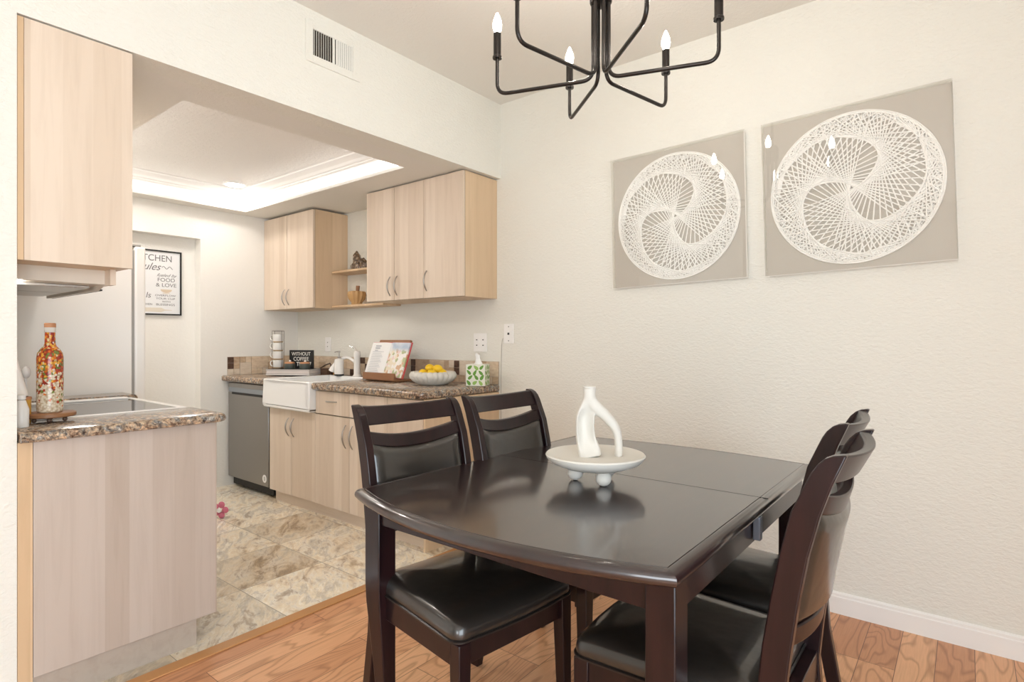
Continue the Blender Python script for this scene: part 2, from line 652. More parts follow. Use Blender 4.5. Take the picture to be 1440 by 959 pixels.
b = BM()
box(b, -2.62, 3.8, 0.0, 0.12, 0.0, H)
struct('wall_back', b, M['wall'], 'long cream textured wall behind the table, running on into the kitchen')
b = BM()
box(b, -0.12, 0.0, -5.3, -2.413, 0.0, H)
box(b, -0.12, 0.0, -2.413, 0.0, HK, H)
struct('wall_left', b, M['wall'], 'cream wall with the wide opening into the kitchen')
b = BM()
box(b, -3.2, -0.12, -2.53, -2.41, 0, 2.6)
struct('wall_kitchen_side', b, M['wall_k'])
b = BM()
box(b, -2.49, -2.39, -0.844, 0.0, 0.0, 2.6)
box(b, -2.49, -2.39, -2.41, -0.844, 1.995, 2.6)
box(b, -2.59, -2.49, -2.41, 0.0, 0.0, 2.6)
struct('wall_kitchen_end', b, M['wall_k'], 'white end wall of the kitchen with a shallow alcove')
b = BM()
box(b, 3.7, 3.8, -5.3, -4.45, 0, H); box(b, 3.7, 3.8, -2.45, 0, 0, H); box(b, 3.7, 3.8, -4.45, -2.45, 2.15, H)
struct('wall_right', b, M['wall'])
b = BM()
box(b, -0.12, 2.45, -5.3, -5.2, 0, H); box(b, 3.6, 3.8, -5.3, -5.2, 0, H)
box(b, 2.45, 3.6, -5.3, -5.2, 2.25, H); box(b, 2.45, 3.6, -5.3, -5.2, 0, 0.65)
struct('wall_front', b, M['wall'])
struct('ceiling', bx(-0.12, 3.8, -5.3, 0.12, H, H + 0.1), M['ceiling'], 'flat off-white ceiling over the dining table')

# kitchen soffit with the raised tray
TX0, TX1, TY0, TY1, TZ = -2.25, -0.30, -1.80, -0.55, 2.395
b = BM()
box(b, -2.49, TX0, -2.41, 0.0, HK, HK + 0.06)
box(b, TX1, -0.12, -2.41, 0.0, HK, HK + 0.06)
box(b, TX0, TX1, -2.41, TY0, HK, HK + 0.06)
box(b, TX0, TX1, TY1, 0.0, HK, HK + 0.06)
struct('ceiling.001', b, M['ceiling'], 'lowered kitchen ceiling around the tray')
b = BM()
box(b, TX0 - 0.05, TX1 + 0.05, TY0 - 0.05, TY1 + 0.05, TZ, TZ + 0.05)
struct('ceiling.002', b, M['tray'], 'stippled tray ceiling of the kitchen')
b = BM()
box(b, TX0 - 0.05, TX0, TY0, TY1, HK + 0.06, TZ); box(b, TX1, TX1 + 0.05, TY0, TY1, HK + 0.06, TZ)
box(b, TX0 - 0.05, TX1 + 0.05, TY0 - 0.05, TY0, HK + 0.06, TZ); box(b, TX0 - 0.05, TX1 + 0.05, TY1, TY1 + 0.05, HK + 0.06, TZ)
struct('trim_2', b, M['trim'], 'white inner sides of the ceiling tray')
# stepped crown moulding around the tray
b = BM()
cr = [(0.0, 2.325), (0.012, 2.328), (0.016, 2.340), (0.026, 2.343), (0.030, 2.352), (0.050, 2.362), (0.072, 2.378), (0.080, 2.384), (0.094, 2.386), (0.100, TZ)]
loops = []
for off, z in cr:
    loops.append([(TX0 + off, TY0 + off, z), (TX1 - off, TY0 + off, z), (TX1 - off, TY1 - off, z), (TX0 + off, TY1 - off, z)])
loft(b, loops, cap0=False, cap1=False)
struct('trim_3', b, M['trim'], 'stepped white crown moulding inside the ceiling tray')

b = BM()
prism(b, [(0, 0), (-0.014, 0), (-0.014, 0.072), (-0.010, 0.076), (-0.010, 0.086), (-0.004, 0.093), (0, 0.093)], 'x', 0.0, 3.7)
struct('baseboard_back', b, M['trim'], 'white baseboard with a moulded top edge')
b = BM()
prism(b, [(3.70, 0), (3.686, 0), (3.686, 0.085), (3.70, 0.093)], 'y', -2.45, -0.014)
struct('baseboard_right', b, M['trim'])
# window frames outside the picture (daylight comes through them)
w = struct('window_1', bx(3.72, 3.76, -4.45, -4.39, 0.0, 2.15), M['trim'])
b = BM(); box(b, 3.72, 3.76, -2.51, -2.45, 0, 2.15); box(b, 3.72, 3.76, -3.48, -3.42, 0, 2.15); box(b, 3.72, 3.76, -4.39, -2.51, 2.09, 2.15); box(b, 3.72, 3.76, -4.39, -2.51, 0.0, 0.06)
obj('window_frame', b, M['trim'], w)
w = struct('window_2', bx(2.45, 3.6, -5.26, -5.22, 0.65, 0.71), M['trim'])
b = BM(); box(b, 2.45, 3.6, -5.26, -5.22, 2.19, 2.25); box(b, 2.45, 2.51, -5.26, -5.22, 0.71, 2.19); box(b, 3.54, 3.6, -5.26, -5.22, 0.71, 2.19)
obj('window_frame', b, M['trim'], w)

# ------------------------------------------------------------------ dining table
TBX0, TBX1, TBY0, TBY1 = 0.952, 1.942, -1.825, -0.615


def table_outline(n=28):
    pts = []
    for i in range(n + 1):      # near end, bowed toward -y
        t = i / n
        pts.append((TBX0 + (TBX1 - TBX0) * t, TBY0 - 0.098 * (1 - (2 * t - 1) ** 2)))
    for i in range(n + 1):      # far end
        t = 1 - i / n
        pts.append((TBX0 + (TBX1 - TBX0) * t, TBY1 + 0.055 * (1 - (2 * t - 1) ** 2)))
    return pts


def inset(pts, d):
    n = len(pts)
    out = []
    for i in range(n):
        p = Vector(pts[i]); a = Vector(pts[i - 1]); c = Vector(pts[(i + 1) % n])
        e1 = (p - a).normalized(); e2 = (c - p).normalized()
        n1 = Vector((-e1.y, e1.x)); n2 = Vector((-e2.y, e2.x))
        m = (n1 + n2)
        m = m / max(0.35, m.dot(n1))
        out.append(p + m * d)
    return out


table = thing('dining_table', 'dark espresso wooden dining table with bowed ends and tapered square legs', 'table', (1.447, -1.22, 0))
TL = Vector((-1.447, 1.22, 0))
ol = table_outline()
b = BM()
prof = [(0.020, 0.726), (0.006, 0.730), (0.001, 0.736), (0.0, 0.742), (0.0015, 0.749), (0.006, 0.755), (0.012, 0.7585), (0.0225, 0.760),
        (0.0235, 0.7585), (0.0262, 0.7585), (0.0272, 0.760)]
loft(b, [[(p[0] + TL.x, p[1] + TL.y, z) for p in inset(ol, d)] for d, z in prof])
obj('tabletop', b, M['wood_top'], table, smooth=True, angle=50)
b = BM()
box(b, TBX0 + 0.004 + TL.x, TBX1 - 0.004 + TL.x, -1.1815 + TL.y, -1.1795 + TL.y, 0.7585, 0.7603)
obj('leaf_seam', b, M['seam'], table)
for (lx, ly) in ((0.962, -1.795), (1.862, -1.795), (0.962, -0.675), (1.842, -0.675)):
    s = 0.064
    cx, cy = lx + s / 2, ly + s / 2
    ox = -1 if lx < 1.4 else 1
    oy = -1 if ly < -1.2 else 1
    b = BM()
    loops = []
    for z, k in ((0.0, 0.036), (0.10, 0.040), (0.22, 0.047), (0.33, 0.055), (0.42, 0.062), (0.47, 0.064), (0.726, 0.064)):
        # inner faces stay straight; outer faces sweep in towards the foot
        x1 = cx - ox * s / 2; y1 = cy - oy * s / 2
        x2 = x1 + ox * k; y2 = y1 + oy * k
        L = [(min(x1, x2), min(y1, y2)), (max(x1, x2), min(y1, y2)), (max(x1, x2), max(y1, y2)), (min(x1, x2), max(y1, y2))]
        loops.append([(p[0] + TL.x, p[1] + TL.y, z) for p in L])
    loft(b, loops)
    obj('leg', b, M['wood_dark'], table, bev=0.003)
for (x0, x1, y0, y1) in ((1.026, 1.862, -1.786, -1.764), (1.026, 1.842, -0.640, -0.618), (0.970, 0.992, -1.731, -0.676), (1.896, 1.918, -1.731, -0.676)):
    b = BM(); box(b, x0 + TL.x, x1 + TL.x, y0 + TL.y, y1 + TL.y, 0.655, 0.726)
    obj('apron', b, M['wood_dark'], table, bev=0.002)
b = BM(); box(b, 1.919 + TL.x, 1.939 + TL.x, -1.262 + TL.y, -1.240 + TL.y, 0.664, 0.728)
obj('leaf_latch', b, mat('latch_steel', (0.26, 0.30, 0.38), 0.35, metal=0.5), table, bev=0.003)


# ------------------------------------------------------------------ chairs
def post_profile():
    f = [(0.00, -0.262), (0.15, -0.232), (0.30, -0.205), (0.42, -0.192), (0.50, -0.196), (0.60, -0.206), (0.70, -0.222), (0.79, -0.239), (0.87, -0.258), (0.93, -0.284), (0.950, -0.293), (0.966, -0.303), (0.979, -0.316), (0.986, -0.330), (0.989, -0.346)]
    r = [(0.988, -0.352), (0.93, -0.328), (0.87, -0.308), (0.79, -0.288), (0.70, -0.272), (0.60, -0.258), (0.50, -0.246), (0.42, -0.238), (0.30, -0.246), (0.15, -0.272), (0.0, -0.300)]
    return [(x, z) for z, x in f] + [(x, z) for z, x in r]


def back_x(z):
    """x of the middle of the back post at height z"""
    t = [(0.40, -0.215), (0.50, -0.221), (0.60, -0.232), (0.70, -0.247), (0.79, -0.264), (0.87, -0.283), (0.93, -0.305), (0.99, -0.338)]
    for (z0, x0), (z1, x1) in zip(t, t[1:]):
        if z <= z1:
            return x0 + (x1 - x0) * (z - z0) / (z1 - z0)
    return t[-1][1]


HW = 0.175     # half width between the posts


def rail(zlo, zhi, sag_lo, sag_hi, thick, bow=0.032, n=16, zmid_off=0.0):
    """curved slat between the posts; bows backwards in the middle, edges sag by sag_*"""
    b = BM()
    loops = []
    for i in range(n + 1):
        y = -HW - 0.004 + (2 * HW + 0.008) * i / n
        k = 1 - (y / HW) ** 2
        k = max(k, 0)
        lo, hi = zlo - sag_lo * k, zhi - sag_hi * k
        xl, xh = back_x(lo) - bow * k, back_x(hi) - bow * k
        loops.append([(xl - thick / 2, y, lo), (xl + thick / 2, y, lo), (xh + thick / 2, y, hi), (xh - thick / 2, y, hi)])
    loft(b, loops)
    return b


def seat_loop(s, z, drop=0.0, n=10):
    """rounded trapezoid, front at +x"""
    xf, xb, wf, wb, r = 0.225, -0.205, 0.223, 0.196, 0.045
    corners = [(xb, -wb), (xf, -wf), (xf, wf), (xb, wb)]
    out = []
    for i, c in enumerate(corners):
        a = Vector(corners[i - 1]); p = Vector(c); q = Vector(corners[(i + 1) % 4])
        rr = r if i in (1, 2) else 0.02
        s0 = p + (a - p).normalized() * rr; e0 = p + (q - p).normalized() * rr
        for j in range(n + 1):
            t = j / n
            v = s0 * (1 - t) ** 2 + p * 2 * t * (1 - t) + e0 * t * t
            out.append(v)
        # gentle bow of the front and side edges
        for j in range(1, 4):
            t = j / 4
            s1 = p + (q - p).normalized() * rr
            rq = r if (i + 1) % 4 in (1, 2) else 0.02
            e1 = q + (p - q).normalized() * rq
            m = s1.lerp(e1, t)
            if i == 1:
                m = m + Vector((0.012 * (1 - (2 * t - 1) ** 2), 0))
            out.append(m)
    cx = 0.01
    return [((v.x - cx) * s + cx, v.y * s, z) for v in out]


def make_chair(label):
    t = thing('dining_chair', label, 'chair', group='dining chairs around the table')
    b = BM()
    loft(b, [seat_loop(s, z) for s, z in ((0.985, 0.437), (1.0, 0.446), (1.005, 0.458), (0.995, 0.471), (0.965, 0.483), (0.90, 0.492), (0.78, 0.499), (0.60, 0.504), (0.35, 0.507), (0.12, 0.508))])
    obj('seat', b, M['leather'], t, smooth=True, angle=80)
    b = BM()
    tube(b, seat_loop(1.008, 0.444), 0.0042, 6, closed=True)
    obj('seat_piping', b, M['piping'], t, smooth=True)
    for s in (-1, 1):
        b = BM()
        loops = []
        for z, k in ((0, 0.026), (0.2, 0.034), (0.40, 0.040), (0.437, 0.040)):
            x1 = 0.222; y1 = s * 0.213
            x0 = x1 - k; y0 = y1 - s * k
            loops.append([(x0, min(y0, y1), z), (x1, min(y0, y1), z), (x1, max(y0, y1), z), (x0, max(y0, y1), z)])
        loft(b, loops)
        obj('leg', b, M['wood_dark'], t, bev=0.003)
    for s in (-1, 1):
        b = BM()
        y0, y1 = (HW, HW + 0.028) if s > 0 else (-HW - 0.028, -HW)
        prism(b, post_profile(), 'y', y0, y1)
        obj('back_post', b, M['wood_dark'], t, bev=0.003)
    for (x0, x1, y0, y1) in ((0.186, 0.208, -0.175, 0.175),):
        obj('seat_rail', bx(x0, x1, y0, y1, 0.372, 0.437), M['wood_dark'], t, bev=0.002)
    obj('seat_rail', bx(-0.235, -0.205, -HW, HW, 0.372, 0.437), M['wood_dark'], t, bev=0.002)
    for s in (-1, 1):
        b = BM()
        loft(b, [[(-0.205, s * 0.180, z0), (-0.205, s * 0.200, z0), (0.186, s * 0.208, z0), (0.186, s * 0.188, z0)] for z0 in (0.372, 0.437)])
        obj('seat_rail', b, M['wood_dark'], t, bev=0.002)
    obj('top_rail', rail(0.925, 0.984, 0.006, 0.008, 0.022), M['wood_dark'], t, bev=0.004)
    obj('middle_rail', rail(0.868, 0.908, 0.028, 0.026, 0.024), M['wood_dark'], t, bev=0.004)
    obj('lower_rail', rail(0.590, 0.632, 0.006, 0.006, 0.022), M['wood_dark'], t, bev=0.004)
    # upholstered back pad, rounded and a little thicker than the rails
    b = BM()
    n, mz = 18, 12
    rows_f, rows_b = [], []
    for face in (1, -1):
        rows = []
        for j in range(mz + 1):
            v = j / mz
            row = []
            for i in range(n + 1):
                u = -1 + 2 * i / n
                y = u * (HW - 0.004)
                k = 1 - u * u
                lo, hi = 0.635 - 0.006 * k, 0.869 - 0.028 * k
                z = lo + (hi - lo) * v
                e = min(1.0, (1 - abs(u)) / 0.10) ; e2 = min(1.0, min(v, 1 - v) / 0.10)
                puff = 0.010 + 0.016 * math.sqrt(max(0, 1 - (1 - e) ** 2)) * math.sqrt(max(0, 1 - (1 - e2) ** 2))
                row.append(b.verts.new((back_x(z) - 0.032 * k + face * puff * (1 if face > 0 else 0.8), y, z)))
            rows.append(row)
        (rows_f if face > 0 else rows_b).extend(rows)
        for A, B in zip(rows, rows[1:]):
            for i in range(n):
                b.faces.new((A[i], A[i + 1], B[i + 1], B[i]))
    F, K = rows_f, rows_b
    for i in range(n):
        b.faces.new((F[0][i], F[0][i + 1], K[0][i + 1], K[0][i]))
        b.faces.new((F[-1][i], F[-1][i + 1], K[-1][i + 1], K[-1][i]))
    for j in range(mz):
        b.faces.new((F[j][0], F[j + 1][0], K[j + 1][0], K[j][0]))
        b.faces.new((F[j][-1], F[j + 1][-1], K[j + 1][-1], K[j][-1]))
    obj('back_pad', b, M['leather'], t, smooth=True, angle=60)
    return t


c0 = make_chair('dark leather dining chair nearest the camera on the kitchen side of the table')
chair_spots = [
    (1.192, -1.588, math.radians(-8), 'dark leather dining chair on the kitchen side, at the near end of the table'),
    (1.238, -1.110, math.radians(-3), 'dark leather dining chair on the kitchen side, next to the long wall'),
    (1.846, -1.472, math.radians(180), 'dark leather dining chair in the right foreground, back turned, largest in view'),
    (1.785, -1.020, math.radians(180), 'dark leather dining chair on the right side, half hidden behind the foreground chair'),
]
for i, (x, y, a, lab) in enumerate(chair_spots):
    c = c0 if i == 0 else copy_tree(c0)
    c.location = (x, y, 0)
    c.rotation_euler = (0, 0, a)
    c['label'] = lab

# ------------------------------------------------------------------ centrepiece
tr = thing('footed_tray', 'round off-white ceramic tray on ball feet, centre of the dining table', 'tray', (1.465, -1.309, 0.7603), 0.672)
b = BM()
lathe(b, [(0, 0.040), (0.05, 0.040), (0.10, 0.047), (0.135, 0.060), (0.150, 0.074), (0.1535, 0.083), (0.150, 0.087), (0.140, 0.084), (0.11, 0.079), (0.05, 0.077), (0, 0.077)], 64)
obj('dish', b, M['ceramic'], tr, smooth=True, angle=60)
for a in (-75, 45, 165):
    b = BM()
    sphere(b, (0.062 * math.cos(math.radians(a)), 0.062 * math.sin(math.radians(a)), 0.0235), 0.0245, 20, 12, 0.96)
    obj('foot', b, M['ceramic'], tr, smooth=True)
vz = 0.7603 + 0.0773
va = tag(bpy.data.objects.new('vase', None), 'off-white ceramic wishbone vase standing on the round tray', 'vase')
COL.objects.link(va)
va.location = (1.465, -1.309, vz)
va.rotation_euler = (0, 0, 0.672)


def ell(a, c, n=20):
    return [(a * math.cos(2 * PI * i / n), c * math.sin(2 * PI * i / n)) for i in range(n)]


def vase_sweep(bm, ctrl):
    """ctrl: (x, z, half width in plane, half depth)"""
    P = smooth_path([(c[0], 0, c[1]) for c in ctrl], 5)
    Wd = smooth_path([(c[2], c[3], 0) for c in ctrl], 5)
    n = len(P)
    sweep(bm, P, lambda t: ell(Wd[int(round(t * (n - 1)))].y, Wd[int(round(t * (n - 1)))].x), up=Vector((0.001, 0, 0)) if False else Vector((0, 1, 0)))


def ribbon(bm, ctrl, n=24, dish=None):
    P = smooth_path([(c[0], 0, c[1]) for c in ctrl], 6)
    Q = smooth_path([(c[2], c[3], dish[i] if dish else 0) for i, c in enumerate(ctrl)], 6)
    rings = []
    for i, p in enumerate(P):
        t = (P[min(i + 1, len(P) - 1)] - P[max(i - 1, 0)]).normalized()
        s = Vector((t.z, 0, -t.x))
        w_, d_ = Q[i].x, Q[i].y
        ring = []
        for j in range(n):
            a = 2 * PI * j / n
            yy = d_ * math.sin(a)
            if yy < 0:          # the front of the leg is scooped out
                yy += Q[i].z * d_ * max(0.0, 1 - (math.cos(a) / 0.86) ** 2)
            ring.append(tuple(p + s * w_ * math.cos(a) + Vector((0, yy, 0))))
        rings.append(ring)
    loft(bm, rings)


b = BM()
#      x       z      half width  half depth
ribbon(b, [(-0.018, 0.212, 0.020, 0.020), (-0.018, 0.182, 0.019, 0.020), (-0.022, 0.156, 0.024, 0.022), (-0.030, 0.122, 0.029, 0.026), (-0.032, 0.090, 0.0295, 0.029), (-0.028, 0.052, 0.031, 0.030), (-0.019, 0.020, 0.035, 0.030), (-0.0155, 0.000, 0.037, 0.030)],
       dish=[0, 0, 0.5, 1.35, 1.45, 1.2, 0.55, 0.2])
ribbon(b, [(-0.018, 0.195, 0.015, 0.016), (-0.010, 0.168, 0.019, 0.019), (0.010, 0.145, 0.019, 0.020), (0.034, 0.123, 0.017, 0.019), (0.062, 0.088, 0.0145, 0.018), (0.0715, 0.051, 0.0125, 0.017), (0.0735, 0.0, 0.0125, 0.017)])
body = obj('body', b, M['ceramic'], va, smooth=True, angle=60)
rm = body.modifiers.new('fuse', 'REMESH'); rm.mode = 'VOXEL'; rm.voxel_size = 0.0022; rm.use_smooth_shade = True
sm = body.modifiers.new('smooth', 'SMOOTH'); sm.factor = 0.5; sm.iterations = 6
b = BM()
lathe(b, [(0.016, 0.2095), (0.0205, 0.212), (0.0205, 0.2165), (0.0175, 0.2175), (0.014, 0.214), (0.013, 0.2100)], 28, (-0.018, 0, 0))
obj('lip', b, M['ceramic'], va, smooth=True, angle=60)
b = BM(); lathe(b, [(0, 0.2125), (0.0145, 0.2125), (0.0145, 0.2130), (0, 0.2130)], 24, (-0.018, 0, 0))
obj('mouth', b, mat('vase_inside', (0.20, 0.12, 0.08), 0.8), va)

# ------------------------------------------------------------------ chandelier
sc = (2.09 - 1.2) / 0.8
CXc, CYc, RC, ZC = 2.368 + (1.4868 - 2.368) * sc, -2.858 + (-1.3116 + 2.858) * sc, 0.3407 * sc, 2.09
ch = thing('chandelier', 'black metal six-arm chandelier with lit candle bulbs hanging over the table', 'chandelier', (CXc, CYc, ZC))
a0 = 3.4739
rb = 0.0068
for i in range(6):
    t = a0 - i * PI / 3
    d = Vector((math.cos(t), math.sin(t), 0))
    e = d * RC
    b = BM()
    path = round_corners([d * 0.027 + Vector((0, 0, 0.27)), d * 0.027, e, e + Vector((0, 0, 0.135))], 0.042, 8)
    tube(b, path, rb, 10)
    arm = obj('arm', b, M['black_metal'], ch, smooth=True, angle=60)
    b = BM()
    lathe(b, [(0.008, 0.130), (0.0165, 0.130), (0.0175, 0.134), (0.0165, 0.139), (0.0140, 0.141), (0.0140, 0.222), (0.011, 0.224), (0.006, 0.224)], 18, (e.x, e.y, 0))
    obj('candle_sleeve', b, M['black_metal'], arm, smooth=True, angle=40)
    b = BM()
    lathe(b, [(0.006, 0.222), (0.010, 0.226), (0.0155, 0.240), (0.0165, 0.252), (0.0135, 0.270), (0.008, 0.285), (0.003, 0.296), (0, 0.299)], 16, (e.x, e.y, 0))
    obj('bulb', b, M['bulb'], arm, smooth=True, angle=60)
b = BM()
lathe(b, [(0, 0.252), (0.020, 0.252), (0.036, 0.257), (0.038, 0.262), (0.038, 0.330), (0.030, 0.345), (0.008, 0.350), (0.007, 0.60), (0.006, H - ZC - 0.03), (0.055, H - ZC - 0.028), (0.062, H - ZC - 0.004), (0.062, H - ZC)], 28)
obj('stem', b, M['black_metal'], ch, smooth=True, angle=40)

# ------------------------------------------------------------------ string art in acrylic boxes
K = [(-0.86, 0.16), (-0.80, 0.37), (-0.55, 0.61), (-0.30, 0.71), (-0.04, 0.68), (0.20, 0.56), (0.31, 0.37), (0.23, 0.16), (0.08, 0.01), (-0.05, -0.03)]


def string_art(parent, cx, cz, R):
    b = BM()
    hw = 0.0027
    layer = 0
    for rot in (0, 120, 240):
        ca, sa = math.cos(math.radians(rot)), math.sin(math.radians(rot))
        P = smooth_path([(x * ca - z * sa, 0, x * sa + z * ca) for x, z in K], 12)
        # equal turning of the tangent
        tang = []
        for i in range(len(P)):
            t = (P[min(i + 1, len(P) - 1)] - P[max(i - 1, 0)]).normalized()
            tang.append(math.atan2(t.z, t.x))
        for i in range(1, len(tang)):
            while tang[i] - tang[i - 1] > PI: tang[i] -= 2 * PI
            while tang[i] - tang[i - 1] < -PI: tang[i] += 2 * PI
        N = 46
        tot = tang[-1] - tang[0]
        for k in range(N):
            tgt = tang[0] + tot * k / (N - 1)
            j = min(range(len(tang) - 1), key=lambda q: abs((tang[q] + tang[q + 1]) / 2 - tgt))
            f = 0.5 if tang[j + 1] == tang[j] else max(0, min(1, (tgt - tang[j]) / (tang[j + 1] - tang[j])))
            p = P[j].lerp(P[j + 1], f)
            d = Vector((math.cos(tgt), 0, math.sin(tgt)))
            bq = p.dot(d); cq = p.dot(p) - 0.985 ** 2
            disc = math.sqrt(max(0, bq * bq - cq))
            A, B = p + d * (-bq - disc), p + d * (-bq + disc)
            s = Vector((-d.z, 0, d.x))
            yy = -0.0135 - 0.0009 * ((layer * 7) % 6)
            layer += 1
            for (u0, u1, y0, y1) in ((-hw, hw, yy - 0.0014, yy),):
                vs = []
                for Q in (A, B):
                    Q3 = Vector((cx + Q.x * R, 0, cz + Q.z * R))
                    vs.append([Q3 + s * u0 + Vector((0, y1, 0)), Q3 + s * u1 + Vector((0, y1, 0)), Q3 + s * u1 * 0.5 + Vector((0, y0, 0)), Q3 + s * u0 * 0.5 + Vector((0, y0, 0))])
                loft(b, vs)
    # cords wound around the outer pegs make the solid rim
    for r_, yy in ((0.985, -0.012), (0.998, -0.015), (0.972, -0.016)):
        tube(b, [(cx + R * r_ * math.cos(2 * PI * i / 96), yy, cz + R * r_ * math.sin(2 * PI * i / 96)) for i in range(96)], 0.0030, 6, closed=True)
    # short outer chords fill the border band
    for m_, step in ((72, 9),):
        for i in range(m_):
            a1, a2 = 2 * PI * i / m_, 2 * PI * (i + step) / m_
            A = Vector((math.cos(a1), 0, math.sin(a1))) * 0.985; B = Vector((math.cos(a2), 0, math.sin(a2))) * 0.985
            d = (B - A).normalized(); s = Vector((-d.z, 0, d.x))
            vs = []
            for Q in (A, B):
                Q3 = Vector((cx + Q.x * R, 0, cz + Q.z * R))
                vs.append([Q3 - s * 0.0013 + Vector((0, -0.0115, 0)), Q3 + s * 0.0013 + Vector((0, -0.0115, 0)), Q3 + s * 0.0008 + Vector((0, -0.0125, 0)), Q3 - s * 0.0008 + Vector((0, -0.0125, 0))])
            loft(b, vs)
    return obj('string_pattern', b, M['string'], parent)


def framed_art(x0, x1, z0, z1, roll, label):
    cx, cz = (x0 + x1) / 2, (z0 + z1) / 2
    w_, h_ = (x1 - x0) / 2, (z1 - z0) / 2
    t = thing('string_art', label, 'wall art', (cx, -0.002, cz), group='string art pair on the long wall')
    t.rotation_euler = (0, roll, 0)
    obj('backing', bx(-w_ + 0.006, w_ - 0.006, -0.010, 0.0, -h_ + 0.006, h_ - 0.006), M['linen'], t)
    string_art(t, 0.0, -0.003, 0.326)
    D = -0.040
    b = BM()
    box(b, -w_, w_, D, D + 0.0004, -h_, h_)
    obj('acrylic_face', b, M['acrylic'], t)
    b = BM()
    for (a, c, e, f) in ((-w_, -w_ + 0.003, -h_, h_), (w_ - 0.003, w_, -h_, h_), (-w_ + 0.003, w_ - 0.003, -h_, -h_ + 0.003), (-w_ + 0.003, w_ - 0.003, h_ - 0.003, h_)):
        box(b, a, c, D + 0.0005, -0.001, e, f)
    obj('acrylic_side', b, M['acrylic'], t)
    b = BM()
    for (a, c, e, f) in ((-w_, -w_ + 0.002, -h_, h_), (w_ - 0.002, w_, -h_, h_), (-w_ + 0.002, w_ - 0.002, -h_, -h_ + 0.002), (-w_ + 0.002, w_ - 0.002, h_ - 0.002, h_)):
        box(b, a, c, D - 0.0012, D - 0.0001, e, f)
    obj('acrylic_rim', b, M['acrylic_edge'], t)
    return t


framed_art(0.828, 1.545, 1.485, 2.195, math.radians(-1.2), 'white string art circle in clear box, the smaller-looking left one nearer the corner')
framed_art(1.620, 2.335, 1.500, 2.212, math.radians(-1.6), 'white string art circle in clear box, the right one of the pair')


# ------------------------------------------------------------------ wall plates, vent
def plate(name, label, cat, x, z, w_, h_, parts, y=0.0):
    t = thing(name, label, cat, (x, y, z))
    obj('cover_plate', bx(-w_ / 2, w_ / 2, -0.006, 0, -h_ / 2, h_ / 2), M['plate'], t, bev=0.002)
    for nm, m_, (a, c, e, f, d) in parts:
        obj(nm, bx(a, c, -0.006 - d, -0.005, e, f), m_, t)
    return t


screws = lambda z: ('screw', M['dark_hole'], (-0.003, 0.003, z - 0.003, z + 0.003, 0.001))
plate('wall_plate', 'white wall plate with one black jack on the dining side of the corner', 'wall plate', 0.071, 1.235, 0.078, 0.124,
      [screws(0.045), screws(-0.045), ('jack', M['black'], (-0.006, 0.006, -0.007, 0.007, 0.004))])
pt = plate('power_outlet', 'white double wall plate above the green tissue box', 'outlet', -0.173, 1.178, 0.115, 0.122,
           [('socket', M['plate'], (-0.045, -0.010, -0.034, 0.034, 0.002)), ('socket', M['plate'], (0.010, 0.045, -0.034, 0.034, 0.002))])
for sx in (-0.028, 0.028):
    for dz in (-0.018, 0.018):
        obj('slot', bx(sx - 0.006, sx + 0.006, -0.0086, -0.0079, dz - 0.003, dz + 0.003), M['dark_hole'], pt)
pt = plate('power_outlet', 'white wall plate behind the sink, left of the soap bottle', 'outlet', -1.915, 1.155, 0.078, 0.122,
           [('socket', M['plate'], (-0.018, 0.018, -0.034, 0.034, 0.002))])
for dz in (-0.018, 0.018):
    obj('slot', bx(-0.005, 0.005, -0.0086, -0.0079, dz - 0.003, dz + 0.003), M['dark_hole'], pt)
b = BM()
tube(b, [(0.022, -0.003, 1.205), (0.016, -0.003, 1.19), (0.010, -0.003, 1.15), (0.006, -0.003, 0.95), (0.006, -0.003, 0.06)], 0.0018, 6)  # thin tube drawing the dark line of the wall edge
tag(obj('wall_edge', b, mat('wall_edge_grey', (0.42, 0.39, 0.35), 0.6), smooth=True), 'thin grey line down the wall edge beside the jack plate', 'wall_edge')

v = thing('air_vent', 'white louvred air vent high on the wall above the kitchen opening', 'vent', (0.0, -1.2495, 2.573))
b = BM()
box(b, 0, 0.006, -0.150, -0.112, -0.096, 0.096); box(b, 0, 0.006, 0.106, 0.150, -0.096, 0.096)
box(b, 0, 0.006, -0.112, 0.106, 0.060, 0.096); box(b, 0, 0.006, -0.112, 0.106, -0.096, -0.060)
box(b, 0, 0.006, -0.008, 0.004, -0.060, 0.060)
obj('frame', b, M['wall'], v, bev=0.0015)
obj('duct', bx(0.0003, 0.0008, -0.112, 0.106, -0.060, 0.060), M['vent_dark'], v)
for k in range(18):
    yy = -0.106 + k * 0.0121
    if -0.012 < yy < 0.006:
        continue
    ang = 0.85 if yy > 0 else -0.60
    b = BM()
    box(b, -0.0045, 0.0045, -0.0009, 0.0009, -0.060, 0.060, 0, Matrix.Translation((0.0045, yy, 0)) @ Matrix.Rotation(ang, 4, 'Z'))
    obj('louvre', b, M['wall'], v)

# ------------------------------------------------------------------ kitchen: cabinets on the far wall
def arc_handle(parent, x, y, z, length, vertical=True, name='handle', out=0.026, flip=1):
    b = BM()
    pts = []
    for i in range(15):
        t = -1 + 2 * i / 14
        o_ = out * (1 - t * t)
        s = t * length / 2
        pts.append((x, y - 0.002 - o_, z + s) if vertical else (x + s, y - 0.002 - o_, z))
    tube(b, pts, lambda t: 0.0032 + 0.0022 * (1 - (2 * t - 1) ** 2), 8)
    return obj(name, b, M['nickel'], parent, smooth=True, angle=60)


def door(parent, x0, x1, yf, z0, z1, hx=None, hz=None, hl=0.13, name='door', vertical=True, m_=None):
    g = 0.002
    d = obj(name, bx(x0 + g, x1 - g, yf, yf + 0.018, z0 + g, z1 - g), m_ or M['maple'], parent, bev=0.001)
    if hx is not None:
        arc_handle(d, hx, yf, hz, hl, vertical)
    return d


